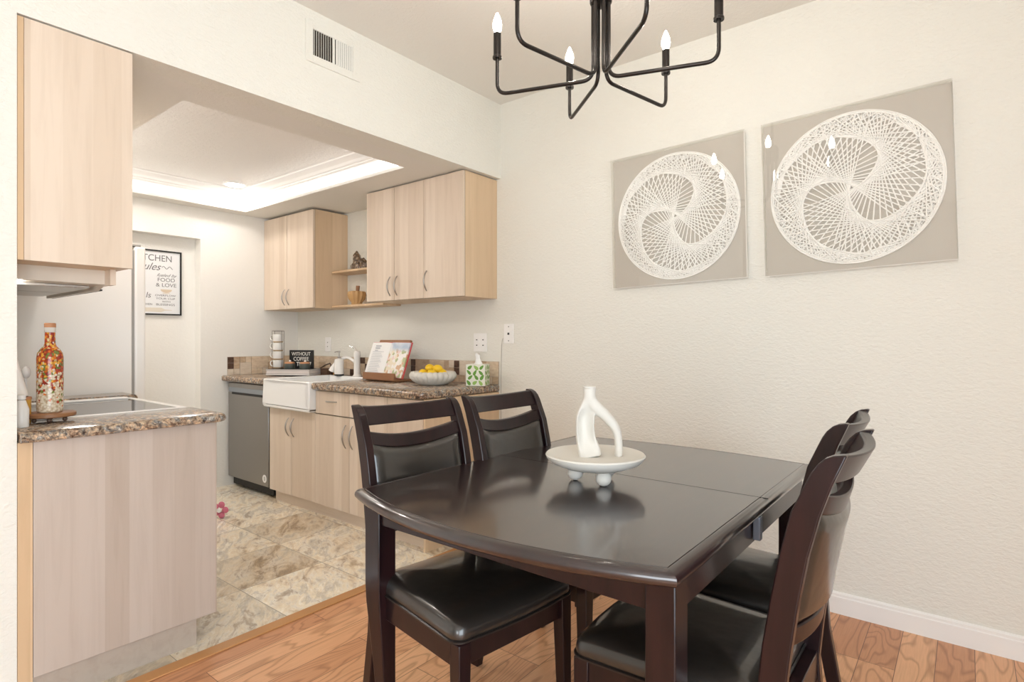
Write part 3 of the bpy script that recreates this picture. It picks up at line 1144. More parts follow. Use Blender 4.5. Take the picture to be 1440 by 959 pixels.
def cabinet(name, label, x0, x1, yf, yb, z0, z1, group, side_m=None):
    t = thing(name, label, 'cabinet', (0, 0, 0), 0, group)
    obj('body', bx(x0, x1, yf + 0.019, yb, z0, z1), side_m or M['maple_side'], t)
    obj('door_gap', bx(x0 + 0.002, x1 - 0.002, yf + 0.0172, yf + 0.0195, z0 + 0.001, z1 - 0.001), M['cab_gap'], t)
    return t


YU = -0.32
ug = 'wall cabinets over the sink run'
c = cabinet('wall_cabinet', 'pale maple wall cabinet with two doors, in the far kitchen corner', -2.388, -1.640, YU, -0.001, 1.447, 2.222, ug)
door(c, -2.388, -2.022, YU, 1.447, 2.222, -2.055, 1.545)
door(c, -2.022, -1.640, YU, 1.447, 2.222, -1.990, 1.545)
c = cabinet('wall_cabinet', 'pale maple two-door wall cabinet right of the open shelves', -0.970, -0.380, YU, -0.001, 1.463, 2.232, ug)
door(c, -0.970, -0.672, YU, 1.463, 2.232, -0.712, 1.560)
door(c, -0.672, -0.380, YU, 1.463, 2.232, -0.640, 1.560)
c = cabinet('wall_cabinet', 'pale maple single-door wall cabinet next to the dining opening', -0.380, -0.030, YU, -0.001, 1.463, 2.232, ug)
door(c, -0.380, -0.030, YU, 1.463, 2.232, -0.350, 1.575)
# shelves between
for z, lab in ((1.724, 'upper open wooden shelf between the wall cabinets'), (1.450, 'lower open wooden shelf between the wall cabinets')):
    b = BM()
    pts = [(-1.638, -0.002), (-1.638, -0.155)] + [(-1.60 + 0.0 + 0.038 * math.sin(a) - 0.038 * (1 - 0), -0.155 - 0.02 * math.sin(a)) for a in ()] + [(-1.60, -0.172), (-0.972, -0.172), (-0.972, -0.002)]
    prism(b, pts, 'z', z, z + 0.018)
    tag(obj('shelf', b, M['maple_edge'], bev=0.004), lab, 'shelf', 'open shelves between the wall cabinets')

YB = -0.65
bg = 'base cabinets under the sink run'
c = cabinet('base_cabinet', 'pale maple two-door base cabinet under the white sink', -1.690, -1.090, YB, -0.001, 0.088, 0.700, bg)
door(c, -1.690, -1.392, YB, 0.088, 0.700, -1.425, 0.575)
door(c, -1.392, -1.090, YB, 0.088, 0.700, -1.358, 0.575)
obj('toe_kick', bx(-1.690, -1.090, -0.600, -0.58, 0.0, 0.088), M['maple_h'], c)
c = cabinet('base_cabinet', 'pale maple base cabinet with two drawers over two doors, right of the sink', -1.090, -0.338, YB, -0.001, 0.088, 0.858, bg)
door(c, -1.090, -0.714, YB, 0.700, 0.855, -0.905, 0.790, 0.12, 'drawer', False)
door(c, -0.714, -0.338, YB, 0.700, 0.855, -0.52, 0.790, 0.12, 'drawer', False)
door(c, -1.090, -0.714, YB, 0.088, 0.697, -0.750, 0.575, 0.15)
door(c, -0.714, -0.338, YB, 0.088, 0.697, -0.678, 0.575, 0.15)
obj('toe_kick', bx(-1.090, -0.338, -0.600, -0.58, 0.0, 0.088), M['maple_h'], c)
c = cabinet('base_cabinet', 'pale maple end base cabinet behind the dining chairs', -0.338, -0.028, YB, -0.001, 0.088, 0.858, bg)
door(c, -0.338, -0.028, YB, 0.088, 0.855)
obj('toe_kick', bx(-0.338, -0.028, -0.600, -0.58, 0.0, 0.088), M['maple_h'], c)
obj('end_panel', bx(-0.0278, -0.012, YB + 0.004, -0.001, 0.0, 0.858), M['maple_side'], c)

# dishwasher
dwt = thing('dishwasher', 'dark stainless dishwasher at the far end of the counter', 'dishwasher', (-2.035, -0.3, 0))
def dwb(name, x0, x1, y0, y1, z0, z1, m_, **k):
    return obj(name, bx(x0 + 2.035, x1 + 2.035, y0 + 0.3, y1 + 0.3, z0, z1), m_, dwt, **k)
dwb('body', -2.352, -1.722, -0.60, -0.05, 0.02, 0.850, M['black'])
d = dwb('door', -2.350, -1.722, -0.645, -0.602, 0.090, 0.775, M['stainless'], bev=0.006)
dwb('control_panel', -2.350, -1.722, -0.645, -0.602, 0.812, 0.850, M['stainless'], bev=0.003)
dwb('handle_band', -2.350, -1.722, -0.640, -0.602, 0.775, 0.812, M['stainless_light'])
dwb('handle_pocket', -2.285, -1.785, -0.6462, -0.644, 0.758, 0.776, M['black'])
b = BM(); lathe(b, [(0, 0), (0.030, 0), (0.030, 0.001), (0, 0.001)], 28)
st = obj('sticker', b, M['white'], dwt, loc=(0.265, -0.3465, 0.150), rot=(PI / 2, 0, 0))
b = BM(); tube(b, [(0.008 * math.cos(a), 0.014 * math.sin(a), 0.0015) for a in [2 * PI * i / 20 for i in range(20)]], 0.0018, 6, closed=True)
box(b, -0.001, 0.001, -0.014, 0.014, 0.0, 0.0014)
o = obj('sticker_mark', b, M['fridge_gasket'], st)

# countertops (rounded ogee front edge)
def ctop_profile(y0, yb, z=0.860, h=0.045):
    return [(yb, z), (y0 + 0.012, z), (y0 + 0.003, z + 0.006), (y0, z + 0.016), (y0 + 0.002, z + 0.026), (y0 + 0.001, z + 0.034), (y0 + 0.006, z + 0.041), (y0 + 0.015, z + h), (yb, z + h)]


ct = thing('countertop', 'polished brown granite countertop of the sink run', 'countertop', (-1.2, -0.34, 0.86))
cto = Vector((1.2, 0.34, -0.86))
b = BM()
# right piece with a rounded right front corner
out = [(-1.092, -0.0015), (-1.092, -0.682)]
for i in range(9):
    a = -PI / 2 + (PI / 2) * i / 8
    out.append((-0.058 + 0.050 * math.cos(a) , -0.632 + 0.050 * math.sin(a)))
out.append((-0.008, -0.0015))
loops = []
for dd, z in ((0.014, 0.860), (0.004, 0.865), (0.0, 0.875), (0.002, 0.885), (0.001, 0.893), (0.005, 0.900), (0.015, 0.905)):
    L = []
    for i, p in enumerate(inset(out, dd)):
        x, y = p
        if i < 2: x = -1.092
        if i in (0, len(out) - 1): y = -0.0015
        L.append((x + cto.x, y + cto.y, z + cto.z))
    loops.append(L)
loft(b, loops)
obj('slab', b, M['granite'], ct, smooth=True, angle=50)
b = BM()
prism(b, [(y + cto.y, z + cto.z) for y, z in ctop_profile(-0.682, -0.0015)], 'x', -2.388 + cto.x, -1.6955 + cto.x)
obj('slab', b, M['granite'], ct, smooth=True, angle=50)
b = BM()
box(b, -1.695 + cto.x, -1.0925 + cto.x, -0.128 + cto.y, -0.0015 + cto.y, 0, 0.045)
obj('slab', b, M['granite'], ct)

# backsplash: mixed stone mosaic (one mesh per wall)
def splash(name, label, runs, cat='backsplash'):
    """along an axis from a to b; u -> world"""
    b = BM()
    f, a, e = runs
    box_uv = lambda u0, u1, z0, z1, d, mi: f(b, u0, u1, z0, z1, d, mi)
    box_uv(a, e, 0.905, 1.055, 0.004, 0)
    u = a + 0.002
    rnd = random.Random(11 if name == 'backsplash' and e > -0.3 else 5)
    while u < e - 0.02:
        kind = rnd.random()
        if kind < 0.45:
            wv = min(0.145, e - u - 0.002)
            box_uv(u, u + wv, 0.957, 1.053, 0.010, rnd.choice((1, 1, 2, 3)))
            x = u
            while x < u + wv - 0.01:
                w2 = min(0.0465, u + wv - x)
                box_uv(x, x + w2, 0.907, 0.954, 0.010, rnd.choice((1, 2, 4, 3)))
                x += 0.0493
            u += wv + 0.003
        elif kind < 0.75:
            wv = min(0.0465, e - u - 0.002)
            for k in range(3):
                box_uv(u, u + wv, 0.907 + k * 0.0493, 0.9535 + k * 0.0493, 0.010, rnd.choice((1, 2, 4, 4, 3)))
            u += wv + 0.003
        else:
            wv = min(0.096, e - u - 0.002)
            box_uv(u, u + wv, 0.907, 1.003, 0.010, rnd.choice((1, 2, 4, 3)))
            x = u
            while x < u + wv - 0.01:
                w2 = min(0.0465, u + wv - x)
                box_uv(x, x + w2, 1.006, 1.053, 0.010, rnd.choice((1, 2, 4, 3)))
                x += 0.0493
            u += wv + 0.003
    return tag(obj(name, b, [M['grout'], M['trav1'], M['trav2'], M['trav3'], M['trav_dark']]), label, cat)


splash('backsplash', 'tan and dark brown stone tile backsplash along the long counter wall',
       (lambda b, u0, u1, z0, z1, d, mi: box(b, u0, u1, -d, -0.0005, z0, z1, mi), -2.388, -0.012))
splash('backsplash', 'short stone tile backsplash on the white end wall above the dishwasher',
       (lambda b, u0, u1, z0, z1, d, mi: box(b, -2.3895, -2.39 + d, u0, u1, z0, z1, mi), -0.635, -0.012))

# farmhouse sink
sk = thing('farmhouse_sink', 'white farmhouse sink with a deep square apron front', 'sink', (-1.394, -0.42, 0.70))
so = Vector((1.394, 0.42, -0.70))
b = BM()
X0, X1, Y0, Y1, Z0, Z1 = -1.694, -1.094, -0.700, -0.130, 0.704, 0.912
for (a, c_, e, f, g, h_) in ((X0, X1, Y0, Y1, Z0, Z0 + 0.02), (X0, X0 + 0.035, Y0, Y1, Z0 + 0.02, Z1), (X1 - 0.035, X1, Y0, Y1, Z0 + 0.02, Z1),
                             (X0 + 0.035, X1 - 0.035, Y0, Y0 + 0.04, Z0 + 0.02, Z1), (X0 + 0.035, X1 - 0.035, Y1 - 0.035, Y1, Z0 + 0.02, Z1)):
    box(b, a + so.x, c_ + so.x, e + so.y, f + so.y, g + so.z, h_ + so.z)
bmesh.ops.remove_doubles(b, verts=b.verts, dist=0.0001)
obj('basin', b, M['porcelain'], sk, bev=0.010, seg=3)
b = BM(); lathe(b, [(0, 0.0205), (0.04, 0.0205), (0.042, 0.024), (0.02, 0.022), (0, 0.022)], 24, (0, 0, 0)); obj('drain', b, M['chrome'], sk)

# faucet
fc = thing('kitchen_faucet', 'white pull-down faucet with a chrome lever behind the sink', 'faucet', (-1.400, -0.085, 0.905))
b = BM()
lathe(b, [(0.034, 0), (0.036, 0.006), (0.030, 0.012), (0.026, 0.02), (0.024, 0.15), (0.027, 0.155), (0.027, 0.185), (0.024, 0.200), (0, 0.205)], 24)
obj('body', b, M['faucet'], fc, smooth=True, angle=40)
b = BM()
tube(b, smooth_path([(0, 0.0, 0.09), (-0.035, -0.012, 0.128), (-0.090, -0.030, 0.150), (-0.150, -0.055, 0.128), (-0.190, -0.078, 0.080), (-0.208, -0.090, 0.040)], 6), lambda t: 0.012 + 0.014 * max(0, (t - 0.45) / 0.55), 14)
obj('spout', b, M['faucet'], fc, smooth=True, angle=60)
b = BM()
tube(b, [(0, 0, 0.20), (-0.018, -0.004, 0.222), (-0.075, -0.02, 0.245)], lambda t: 0.006 - 0.002 * t, 8)
obj('lever', b, M['chrome'], fc, smooth=True, angle=60)
# soap
sp = thing('soap_dispenser', 'white soap bottle with a chrome pump and dark base behind the sink', 'soap dispenser', (-1.530, -0.160, 0.912))
b = BM(); lathe(b, [(0.0, 0.012), (0.036, 0.012), (0.037, 0.02), (0.037, 0.115), (0.033, 0.128), (0.012, 0.136), (0.0, 0.136)], 28)
obj('bottle', b, M['faucet'], sp, smooth=True, angle=50)
b = BM(); lathe(b, [(0, 0), (0.0365, 0), (0.0365, 0.012), (0, 0.012)], 28); obj('base_band', b, M['black'], sp)
b = BM(); lathe(b, [(0.011, 0.136), (0.012, 0.139), (0.012, 0.150), (0.005, 0.153), (0.004, 0.182), (0.010, 0.184), (0.010, 0.194), (0, 0.196)], 16)
tube(b, [(0, 0, 0.189), (-0.03, -0.004, 0.189), (-0.048, -0.006, 0.184)], 0.004, 8)
obj('pump', b, M['nickel'], sp, smooth=True, angle=40)
# caddy with brush beside it
cd = thing('sponge_caddy', 'small dark sponge caddy beside the stacked books', 'caddy', (-1.735, -0.130, 0.905))
b = BM(); box(b, -0.045, 0.045, -0.035, -0.031, 0, 0.055); box(b, -0.045, 0.045, 0.031, 0.035, 0, 0.055); box(b, -0.045, -0.041, -0.031, 0.031, 0, 0.055); box(b, 0.041, 0.045, -0.031, 0.031, 0, 0.055); box(b, -0.041, 0.041, -0.031, 0.031, 0, 0.004)
obj('holder', b, M['trav_dark'], cd)
b = BM(); tube(b, [(-0.10, 0, 0.055), (-0.02, 0, 0.085), (0.035, 0, 0.098), (0.050, 0, 0.088), (0.050, 0, 0.0)], 0.0055, 8)
obj('rail', b, M['trav_dark'], cd, smooth=True)
b = BM(); box(b, -0.034, 0.034, -0.018, 0.018, 0.0, 0.040)
tag(obj('scrub_brush', b, mat('brush_wood', (0.52, 0.30, 0.10), 0.6), bev=0.008, loc=(-1.655, -0.095, 0.9055)), 'honey coloured scrub brush left of the soap bottle', 'brush')

# ------------------------------------------------------------------ books, mugs, candles, sign on the left counter
BR = math.radians(31)
bc = Vector((-1.905, -0.328, 0.9125))
M['cover_dark'] = mat('book_cover_dark', (0.05, 0.045, 0.042), 0.5)
M['pages'] = mat('book_pages', (0.78, 0.74, 0.71), 0.8)
zz = 0
for k, (wv, dv, hv, lab) in enumerate(((0.372, 0.20, 0.013, 'thin pale-edged book at the bottom of the stack by the sink'),
                                       (0.366, 0.196, 0.012, 'thin pale-edged book, second from the bottom of the stack by the sink'),
                                       (0.362, 0.194, 0.012, 'thin pale-edged book, third in the stack by the sink, under the dark one'),
                                       (0.368, 0.198, 0.011, 'thin dark-covered book topping the stack by the sink'))):
    t = thing('book', lab, 'book', (bc.x, bc.y, bc.z + zz), BR, 'flat books stacked beside the sink')
    obj('pages', bx(-wv / 2 + 0.002, wv / 2 - 0.002, -dv / 2 + 0.002, dv / 2 - 0.002, 0.0018, hv - 0.0018), M['pages'], t)
    cm = M['cover_dark'] if k == 3 else mat('book_cover', (0.60, 0.50, 0.46) if k else (0.1, 0.08, 0.08), 0.5)
    b = BM(); box(b, -wv / 2, wv / 2, -dv / 2, dv / 2, 0, 0.0018); box(b, -wv / 2, wv / 2, -dv / 2, dv / 2, hv - 0.0018, hv); box(b, -wv / 2, wv / 2, dv / 2 - 0.002, dv / 2, 0.0018, hv - 0.0018)
    obj('cover', b, cm, t)
    zz += hv + 0.0002
zt = bc.z + zz
R2 = Matrix.Rotation(BR, 3, 'Z')


def onbooks(u, v_, z=0.0):
    p = R2 @ Vector((u, v_, 0))
    return (bc.x + p.x, bc.y + p.y, zt + z)


M['mug'] = mat('mug_glaze', (0.78, 0.77, 0.74), 0.25)
M['wire'] = mat('wire_brown', (0.12, 0.09, 0.07), 0.4, metal=0.6)
M['mug_base'] = mat('mug_bare_clay', (0.45, 0.33, 0.20), 0.7)
names = ['bottom', 'second', 'third', 'top']
mug0 = None
MH = 0.0685
mu, mv = -0.128, -0.012
for k in range(4):
    lab = 'white tan-based mug, %s in the stack of four' % (names[k] if k in (0, 3) else names[k] + ' from the bottom')
    if mug0 is None:
        t = thing('mug', lab, 'mug', (0, 0, 0), BR, 'white mugs in the wire rack')
        b = BM()
        lathe(b, [(0, 0.010), (0.038, 0.010), (0.040, 0.014), (0.041, 0.066), (0.0385, 0.067), (0.037, 0.064), (0.036, 0.018), (0, 0.015)], 28)
        obj('cup', b, M['mug'], t, smooth=True, angle=50)
        b = BM(); lathe(b, [(0, 0.0), (0.034, 0.0), (0.037, 0.003), (0.038, 0.010), (0, 0.010)], 28)
        obj('base_band', b, M['mug_base'], t, smooth=True, angle=50)
        b = BM(); tube(b, smooth_path([(-0.039, 0, 0.056), (-0.055, 0, 0.058), (-0.066, 0, 0.046), (-0.064, 0, 0.028), (-0.052, 0, 0.018), (-0.039, 0, 0.018)], 5), 0.0045, 8)
        obj('handle', b, M['mug'], t, smooth=True, angle=60)
        mug0 = t
    else:
        t = copy_tree(mug0)
        t['label'] = lab
    t.location = onbooks(mu, mv, 0.0035 + k * (MH + 0.001))
b = BM()
rr = 0.0455
for a in (25, 155, 205, 335):
    a = math.radians(a)
    tube(b, [(rr * math.cos(a), rr * math.sin(a), 0.0), (rr * math.cos(a), rr * math.sin(a), 0.305)], 0.0016, 6)
for z in (0.0016, 0.305):
    tube(b, [(rr * math.cos(2 * PI * i / 28), rr * math.sin(2 * PI * i / 28), z) for i in range(28)], 0.0016, 6, closed=True)
tag(obj('mug_rack', b, M['wire'], smooth=True, loc=onbooks(mu, mv), rot=(0, 0, BR)), 'thin dark wire rack holding the stack of four mugs', 'rack')

M['candle_jar'] = mat('candle_jar_green', (0.065, 0.075, 0.065), 0.45)
M['candle_wood'] = mat('candle_lid_wood', (0.50, 0.24, 0.12), 0.6)
cg = 'dark candle jars on the stacked books'
cl0 = None
for (u, lab) in ((-0.010, 'dark green candle jar with a wooden lid, next to the mug stack'), (0.118, 'dark green candle jar with a wooden lid, at the right end of the books')):
    if cl0 is None:
        t = thing('candle_jar', lab, 'candle', (0, 0, 0), BR, cg)
        b = BM(); lathe(b, [(0, 0), (0.038, 0), (0.0405, 0.004), (0.0405, 0.040), (0.038, 0.044), (0, 0.044)], 28)
        obj('jar', b, M['candle_jar'], t, smooth=True, angle=50)
        b = BM(); lathe(b, [(0.0385, 0.044), (0.0385, 0.052), (0.034, 0.056), (0, 0.058)], 28)
        obj('lid', b, M['candle_wood'], t, smooth=True, angle=50)
        b = BM(); sphere(b, (0.006, -0.006, 0.064), 0.009, 12, 8)
        obj('lid_knob', b, M['pages'], t, smooth=True)
        cl0 = t
    else:
        t = copy_tree(cl0); t['label'] = lab
    t.location = onbooks(u, -0.045)
sg = thing('block_sign', 'small black sign with white lettering WITHOUT COFFEE behind the candles', 'sign', onbooks(0.045, 0.045), BR)
obj('board', bx(-0.102, 0.102, -0.010, 0.010, 0, 0.150), M['black'], sg, bev=0.002)
M['sign_white'] = mat('sign_letter_white', (0.80, 0.78, 0.72), 0.6)
text('lettering', 'WITHOUT', 0.040, M['sign_white'], sg, (0, -0.0105, 0.118), (PI / 2, 0, 0), sx=0.86)
text('lettering', 'COFFEE', 0.044, M['sign_white'], sg, (0, -0.0105, 0.077), (PI / 2, 0, 0), sx=0.88)
text('lettering', 'TI', 0.046, M['sign_white'], sg, (-0.025, -0.0105, 0.035), (PI / 2, 0, 0), sx=0.8, bold=0.0006)
text('lettering', '7', 0.046, M['sign_white'], sg, (0.078, -0.0105, 0.035), (PI / 2, 0, 0), sx=0.8, bold=0.0006)

# ------------------------------------------------------------------ cookbook stand, bowl, tissues
M['stand_wood'] = mat('stand_wood', (0.30, 0.145, 0.07), 0.45, bump=(60, 0.1, 0.001))
M['red'] = mat('cookbook_red', (0.60, 0.09, 0.09), 0.5)
stx, sty = -0.835, -0.275
tilt = math.radians(-20)
st = thing('cookbook_stand', 'brown wooden cookbook stand with a front ledge on the granite counter', 'stand', (stx, sty, 0.905))
b = BM()
box(b, -0.165, 0.165, -0.028, 0.120, 0.004, 0.018)
obj('base', b, M['stand_wood'], st, bev=0.003)
b = BM()
box(b, -0.175, 0.165, -0.050, -0.036, 0.012, 0.062)
obj('ledge', b, M['stand_wood'], st, bev=0.003)
b = BM()
box(b, -0.175, 0.165, -0.038, 0.0, 0.012, 0.024)
obj('ledge_floor', b, M['stand_wood'], st, bev=0.002)
b = BM()
mt = Matrix.Translation((0, 0.006, 0.018)) @ Matrix.Rotation(tilt, 4, 'X')
box(b, -0.165, 0.165, 0.0, 0.010, 0.0, 0.285, 0, mt)
box(b, -0.165, 0.165, -0.006, 0.016, 0.268, 0.288, 0, mt)
obj('backboard', b, M['stand_wood'], st, bev=0.002)

bk = thing('open_cookbook', 'open cookbook with a food photo page and red cover on the stand', 'book', (stx, sty, 0.905))
bm_ = Matrix.Translation((-0.0, -0.016, 0.026)) @ Matrix.Rotation(tilt, 4, 'X')
b = BM(); box(b, -0.209, 0.209, 0.004, 0.012, 0.0, 0.264, 0, bm_); obj('cover', b, M['red'], bk)


def photo_mat():
    m, nt, bs = new_mat('food_photo_page')
    v = coords(nt)
    vo = nt.nodes.new('ShaderNodeTexVoronoi'); vo.inputs['Scale'].default_value = 42
    nt.links.new(v, vo.inputs['Vector'])
    sep = nt.nodes.new('ShaderNodeSeparateColor'); nt.links.new(vo.outputs['Color'], sep.inputs[0])
    c = ramp(nt, sep.outputs[0], [(0.0, (0.78, 0.70, 0.55)), (0.25, (0.80, 0.78, 0.72)), (0.45, (0.42, 0.46, 0.25)), (0.6, (0.85, 0.82, 0.78)), (0.75, (0.62, 0.40, 0.25)), (0.88, (0.78, 0.60, 0.58))], 'CONSTANT')
    n = noise(nt, v, 7, 3, 0.5, 1.0)
    blue = ramp(nt, n, [(0.35, (0.40, 0.50, 0.62)), (0.6, (0.74, 0.76, 0.80))])
    sp_ = nt.nodes.new('ShaderNodeSeparateXYZ'); nt.links.new(v, sp_.inputs[0])
    mr = nt.nodes.new('ShaderNodeMapRange'); mr.inputs[1].default_value = 0.205; mr.inputs[2].default_value = 0.235
    nt.links.new(sp_.outputs['Z'], mr.inputs[0])
    nt.links.new(mixc(nt, mr.outputs[0], c, blue), bs.inputs['Base Color'])
    bs.inputs['Roughness'].default_value = 0.3
    return m


def page_block(x0, x1, gut):
    b = BM()
    n = 12
    prof = []
    for i in range(n + 1):
        t = i / n
        x = x0 + (x1 - x0) * t
        k = (1 - t) if gut == 'L' else t
        lift = 0.011 * (1 - (1 - k) ** 6) * 1.0 if False else 0.012 * math.sin(min(1, (1 - k) * 3.0 + 0.05) * PI / 2) * (0.55 + 0.45 * k)
        prof.append((x, -lift))
    A = [bm_ @ Vector((x, y, 0.003)) for x, y in prof]; B = [bm_ @ Vector((x, y, 0.258)) for x, y in prof]
    A2 = [bm_ @ Vector((x, 0.0038, 0.003)) for x, y in prof]; B2 = [bm_ @ Vector((x, 0.0038, 0.258)) for x, y in prof]
    L = [[b.verts.new(p) for p in r_] for r_ in (A, B, B2, A2)]
    for i in range(n):
        for r1, r2 in ((0, 1), (1, 2), (2, 3), (3, 0)):
            b.faces.new((L[r1][i], L[r1][i + 1], L[r2][i + 1], L[r2][i]))
    b.faces.new([L[k_][0] for k_ in range(4)]); b.faces.new([L[k_][-1] for k_ in range(4)])
    return b


obj('text_page', page_block(-0.202, 0.0, 'R'), M['white'], bk, smooth=True, angle=40)
obj('photo_page', page_block(0.0, 0.202, 'L'), photo_mat(), bk, smooth=True, angle=40)
b = BM()
for k in range(13):
    z = 0.185 - k * 0.0125
    box(b, -0.170, -0.045 - 0.012 * ((k * 5) % 3), -0.0125, -0.0119, z, z + 0.0022, 0, bm_)
for k, (wv, hv) in enumerate(((0.060, 0.012), (0.052, 0.012), (0.034, 0.007))):
    box(b, -0.150, -0.150 + wv, -0.0126, -0.0119, 0.226 - k * 0.016, 0.226 - k * 0.016 + hv * 0.7, 0, bm_)
obj('printed_text', b, mat('print_grey', (0.42, 0.44, 0.48), 0.7), bk)
b = BM(); box(b, -0.18, -0.06, -0.018, -0.014, 0.001, 0.005)

# ribbed bowl with lemons
bw = thing('ribbed_bowl', 'cream ribbed bowl full of lemons, on the granite counter', 'bowl', (-0.345, -0.270, 0.905))
b = BM()
n = 96
prof = [(0.0, 0.0, 0), (0.075, 0.0, 0), (0.095, 0.006, 0.3), (0.125, 0.025, 1), (0.146, 0.048, 1), (0.148, 0.066, 1), (0.138, 0.080, 0.9), (0.122, 0.084, 0.5), (0.112, 0.078, 0.2), (0.10, 0.05, 0), (0.06, 0.02, 0), (0.0, 0.014, 0)]
rings = []
for r_, z, w_ in prof:
    ring = []
    for i in range(n):
        a = 2 * PI * i / n
        rad = r_ * (1 + 0.085 * w_ * (abs(math.sin(a * 12)) - 0.5) * 1.0) if r_ else 0
        ring.append((rad * math.cos(a), rad * math.sin(a), z + (0.006 * w_ * abs(math.sin(a * 12)) if z > 0.07 else 0)))
    rings.append(ring)
R_ = []
for ring, (r_, z, w_) in zip(rings, prof):
    R_.append([b.verts.new((0, 0, z))] if r_ == 0 else [b.verts.new(p) for p in ring])
for A, B in zip(R_, R_[1:]):
    for i in range(n):
        j = (i + 1) % n
        if len(A) == 1: b.faces.new((A[0], B[j], B[i]))
        elif len(B) == 1: b.faces.new((A[i], A[j], B[0]))
        else: b.faces.new((A[i], A[j], B[j], B[i]))
obj('shell', b, M['ceramic'], bw, smooth=True, angle=60)
M['lemon'] = mat('lemon_peel', (0.86, 0.56, 0.02), 0.42, bump=(160, 0.25, 0.002))
lem0 = None
# lower layer hidden under the visible five
labs = ['lemon at the front right of the ribbed bowl', 'lemon at the right rim of the ribbed bowl', 'lemon at the back of the ribbed bowl', 'lemon at the left rim of the ribbed bowl', 'lemon at the front left of the ribbed bowl']
spots = []
for k in range(5):
    a_ = math.radians(-50 + 72 * k)
    spots.append((0.067 * math.cos(a_), 0.067 * math.sin(a_), 0.076, a_ + PI / 2, labs[k]))
spots += [(-0.024, -0.006, 0.107, 1.5, 'topmost lemon on the left of the heap in the ribbed bowl'), (0.036, 0.006, 0.104, 0.5, 'topmost lemon on the right of the heap in the ribbed bowl')]
for (x, y, z, a, lab) in spots:
    if lem0 is None:
        b = BM()
        pr = [(0, -0.046), (0.006, -0.043), (0.010, -0.038), (0.022, -0.030), (0.030, -0.014), (0.032, 0.0), (0.030, 0.014), (0.022, 0.030), (0.011, 0.038), (0.007, 0.043), (0, 0.046)]
        lathe(b, pr, 20)
        bmesh.ops.rotate(b, cent=(0, 0, 0), matrix=Matrix.Rotation(PI / 2, 3, 'Y'), verts=b.verts)
        lem0 = o = obj('lemon', b, M['lemon'], smooth=True, angle=80)
    else:
        o = lem0.copy(); COL.objects.link(o)
    tag(o, lab, 'lemon', 'lemons in the ribbed bowl')
    o.location = (-0.345 + x, -0.270 + y, 0.905 + z); o.rotation_euler = (0.1, 0.12, a); o.scale = (0.84, 0.84, 0.84)

# tissue box
def leaf_mat():
    m, nt, bs = new_mat('leaf_print_card')
    v = coords(nt)
    bs.inputs['Base Color'].default_value = (0.78, 0.80, 0.70, 1)
    bs.inputs['Roughness'].default_value = 0.5
    return m


tb = thing('tissue_box', 'square tissue box printed with green leaves, at the end of the granite counter', 'tissue box', (-0.085, -0.125, 0.9055), math.radians(27))
obj('carton', bx(-0.062, 0.062, -0.062, 0.062, 0, 0.135), leaf_mat(), tb, bev=0.001)
M['leaf1'] = mat('leaf_green', (0.12, 0.30, 0.04), 0.5)
M['leaf2'] = mat('leaf_light_green', (0.30, 0.50, 0.12), 0.5)
rnd = random.Random(3)
b = BM()
for face in range(3):
    for gx in range(3):
        for gz in range(4):
            u = -0.040 + gx * 0.038 + rnd.uniform(-0.003, 0.003) + (0.006 if gz % 2 else -0.003)
            w_ = 0.020 + gz * 0.032 + rnd.uniform(-0.003, 0.003)
            a = (0.75 if (gx + gz) % 2 else 2.3) + rnd.uniform(-0.35, 0.35)
            L, Wd = rnd.uniform(0.017, 0.020), rnd.uniform(0.0085, 0.0105)
            u = max(-0.045, min(0.045, u)); w_ = max(0.018, min(0.117, w_))
            pts = []
            for i in range(12):
                t = 2 * PI * i / 12
                px, pz = L * math.cos(t), Wd * math.sin(t) * (1 - 0.35 * math.cos(t))
                pts.append((u + px * math.cos(a) - pz * math.sin(a), w_ + px * math.sin(a) + pz * math.cos(a)))
            mi = rnd.choice((0, 1, 0))
            if face == 0:
                vs = [b.verts.new((p[0], -0.0624, p[1])) for p in pts]
            elif face == 1:
                vs = [b.verts.new((0.0624, p[0], p[1])) for p in pts]
            else:
                vs = [b.verts.new((-0.0624, p[0], p[1])) for p in pts]
            f = b.faces.new(vs); f.material_index = mi
obj('leaf_print', b, [M['leaf1'], M['leaf2']], tb)
b = BM()
n = 20
rings = []
for k, (r_, z) in enumerate(((0.026, 0.1352), (0.022, 0.145), (0.015, 0.160), (0.012, 0.175), (0.016, 0.190), (0.013, 0.200))):
    rings.append([(r_ * (1 + 0.28 * math.sin(3 * a + k)) * math.cos(a), r_ * 0.6 * (1 + 0.28 * math.cos(4 * a + k)) * math.sin(a), z + 0.006 * math.sin(2 * a) * (k / 5)) for a in [2 * PI * i / n for i in range(n)]])
loft(b, rings)
obj('tissue', b, M['white'], tb, smooth=True, angle=80)

# shelf items
b = BM()
rnd = random.Random(5)
for (cx_, cy_, rr_, hh, tilt_) in ((-0.035, 0.0, 0.034, 0.150, 0.05), (0.0, -0.006, 0.040, 0.118, -0.12), (0.040, 0.004, 0.040, 0.090, 0.15), (-0.055, -0.01, 0.026, 0.060, -0.2), (0.066, -0.004, 0.028, 0.055, 0.25), (0.014, -0.026, 0.026, 0.060, 0.1)):
    n = 6
    L0 = [(cx_ + rr_ * math.cos(2 * PI * i / n + cx_ * 30), cy_ + rr_ * 0.8 * math.sin(2 * PI * i / n + cx_ * 30), 0.0) for i in range(n)]
    L1 = [(x + tilt_ * hh * 0.6, y, hh * 0.72 + rnd.uniform(-0.01, 0.01)) for x, y, z in L0]
    cxt = sum(p[0] for p in L1) / n
    L2 = [(cxt + (p[0] - cxt) * 0.12, cy_ + (p[1] - cy_) * 0.12, hh) for p in L1]
    loft(b, [L0, L1, L2])
m, nt, bs = new_mat('smoky_crystal')
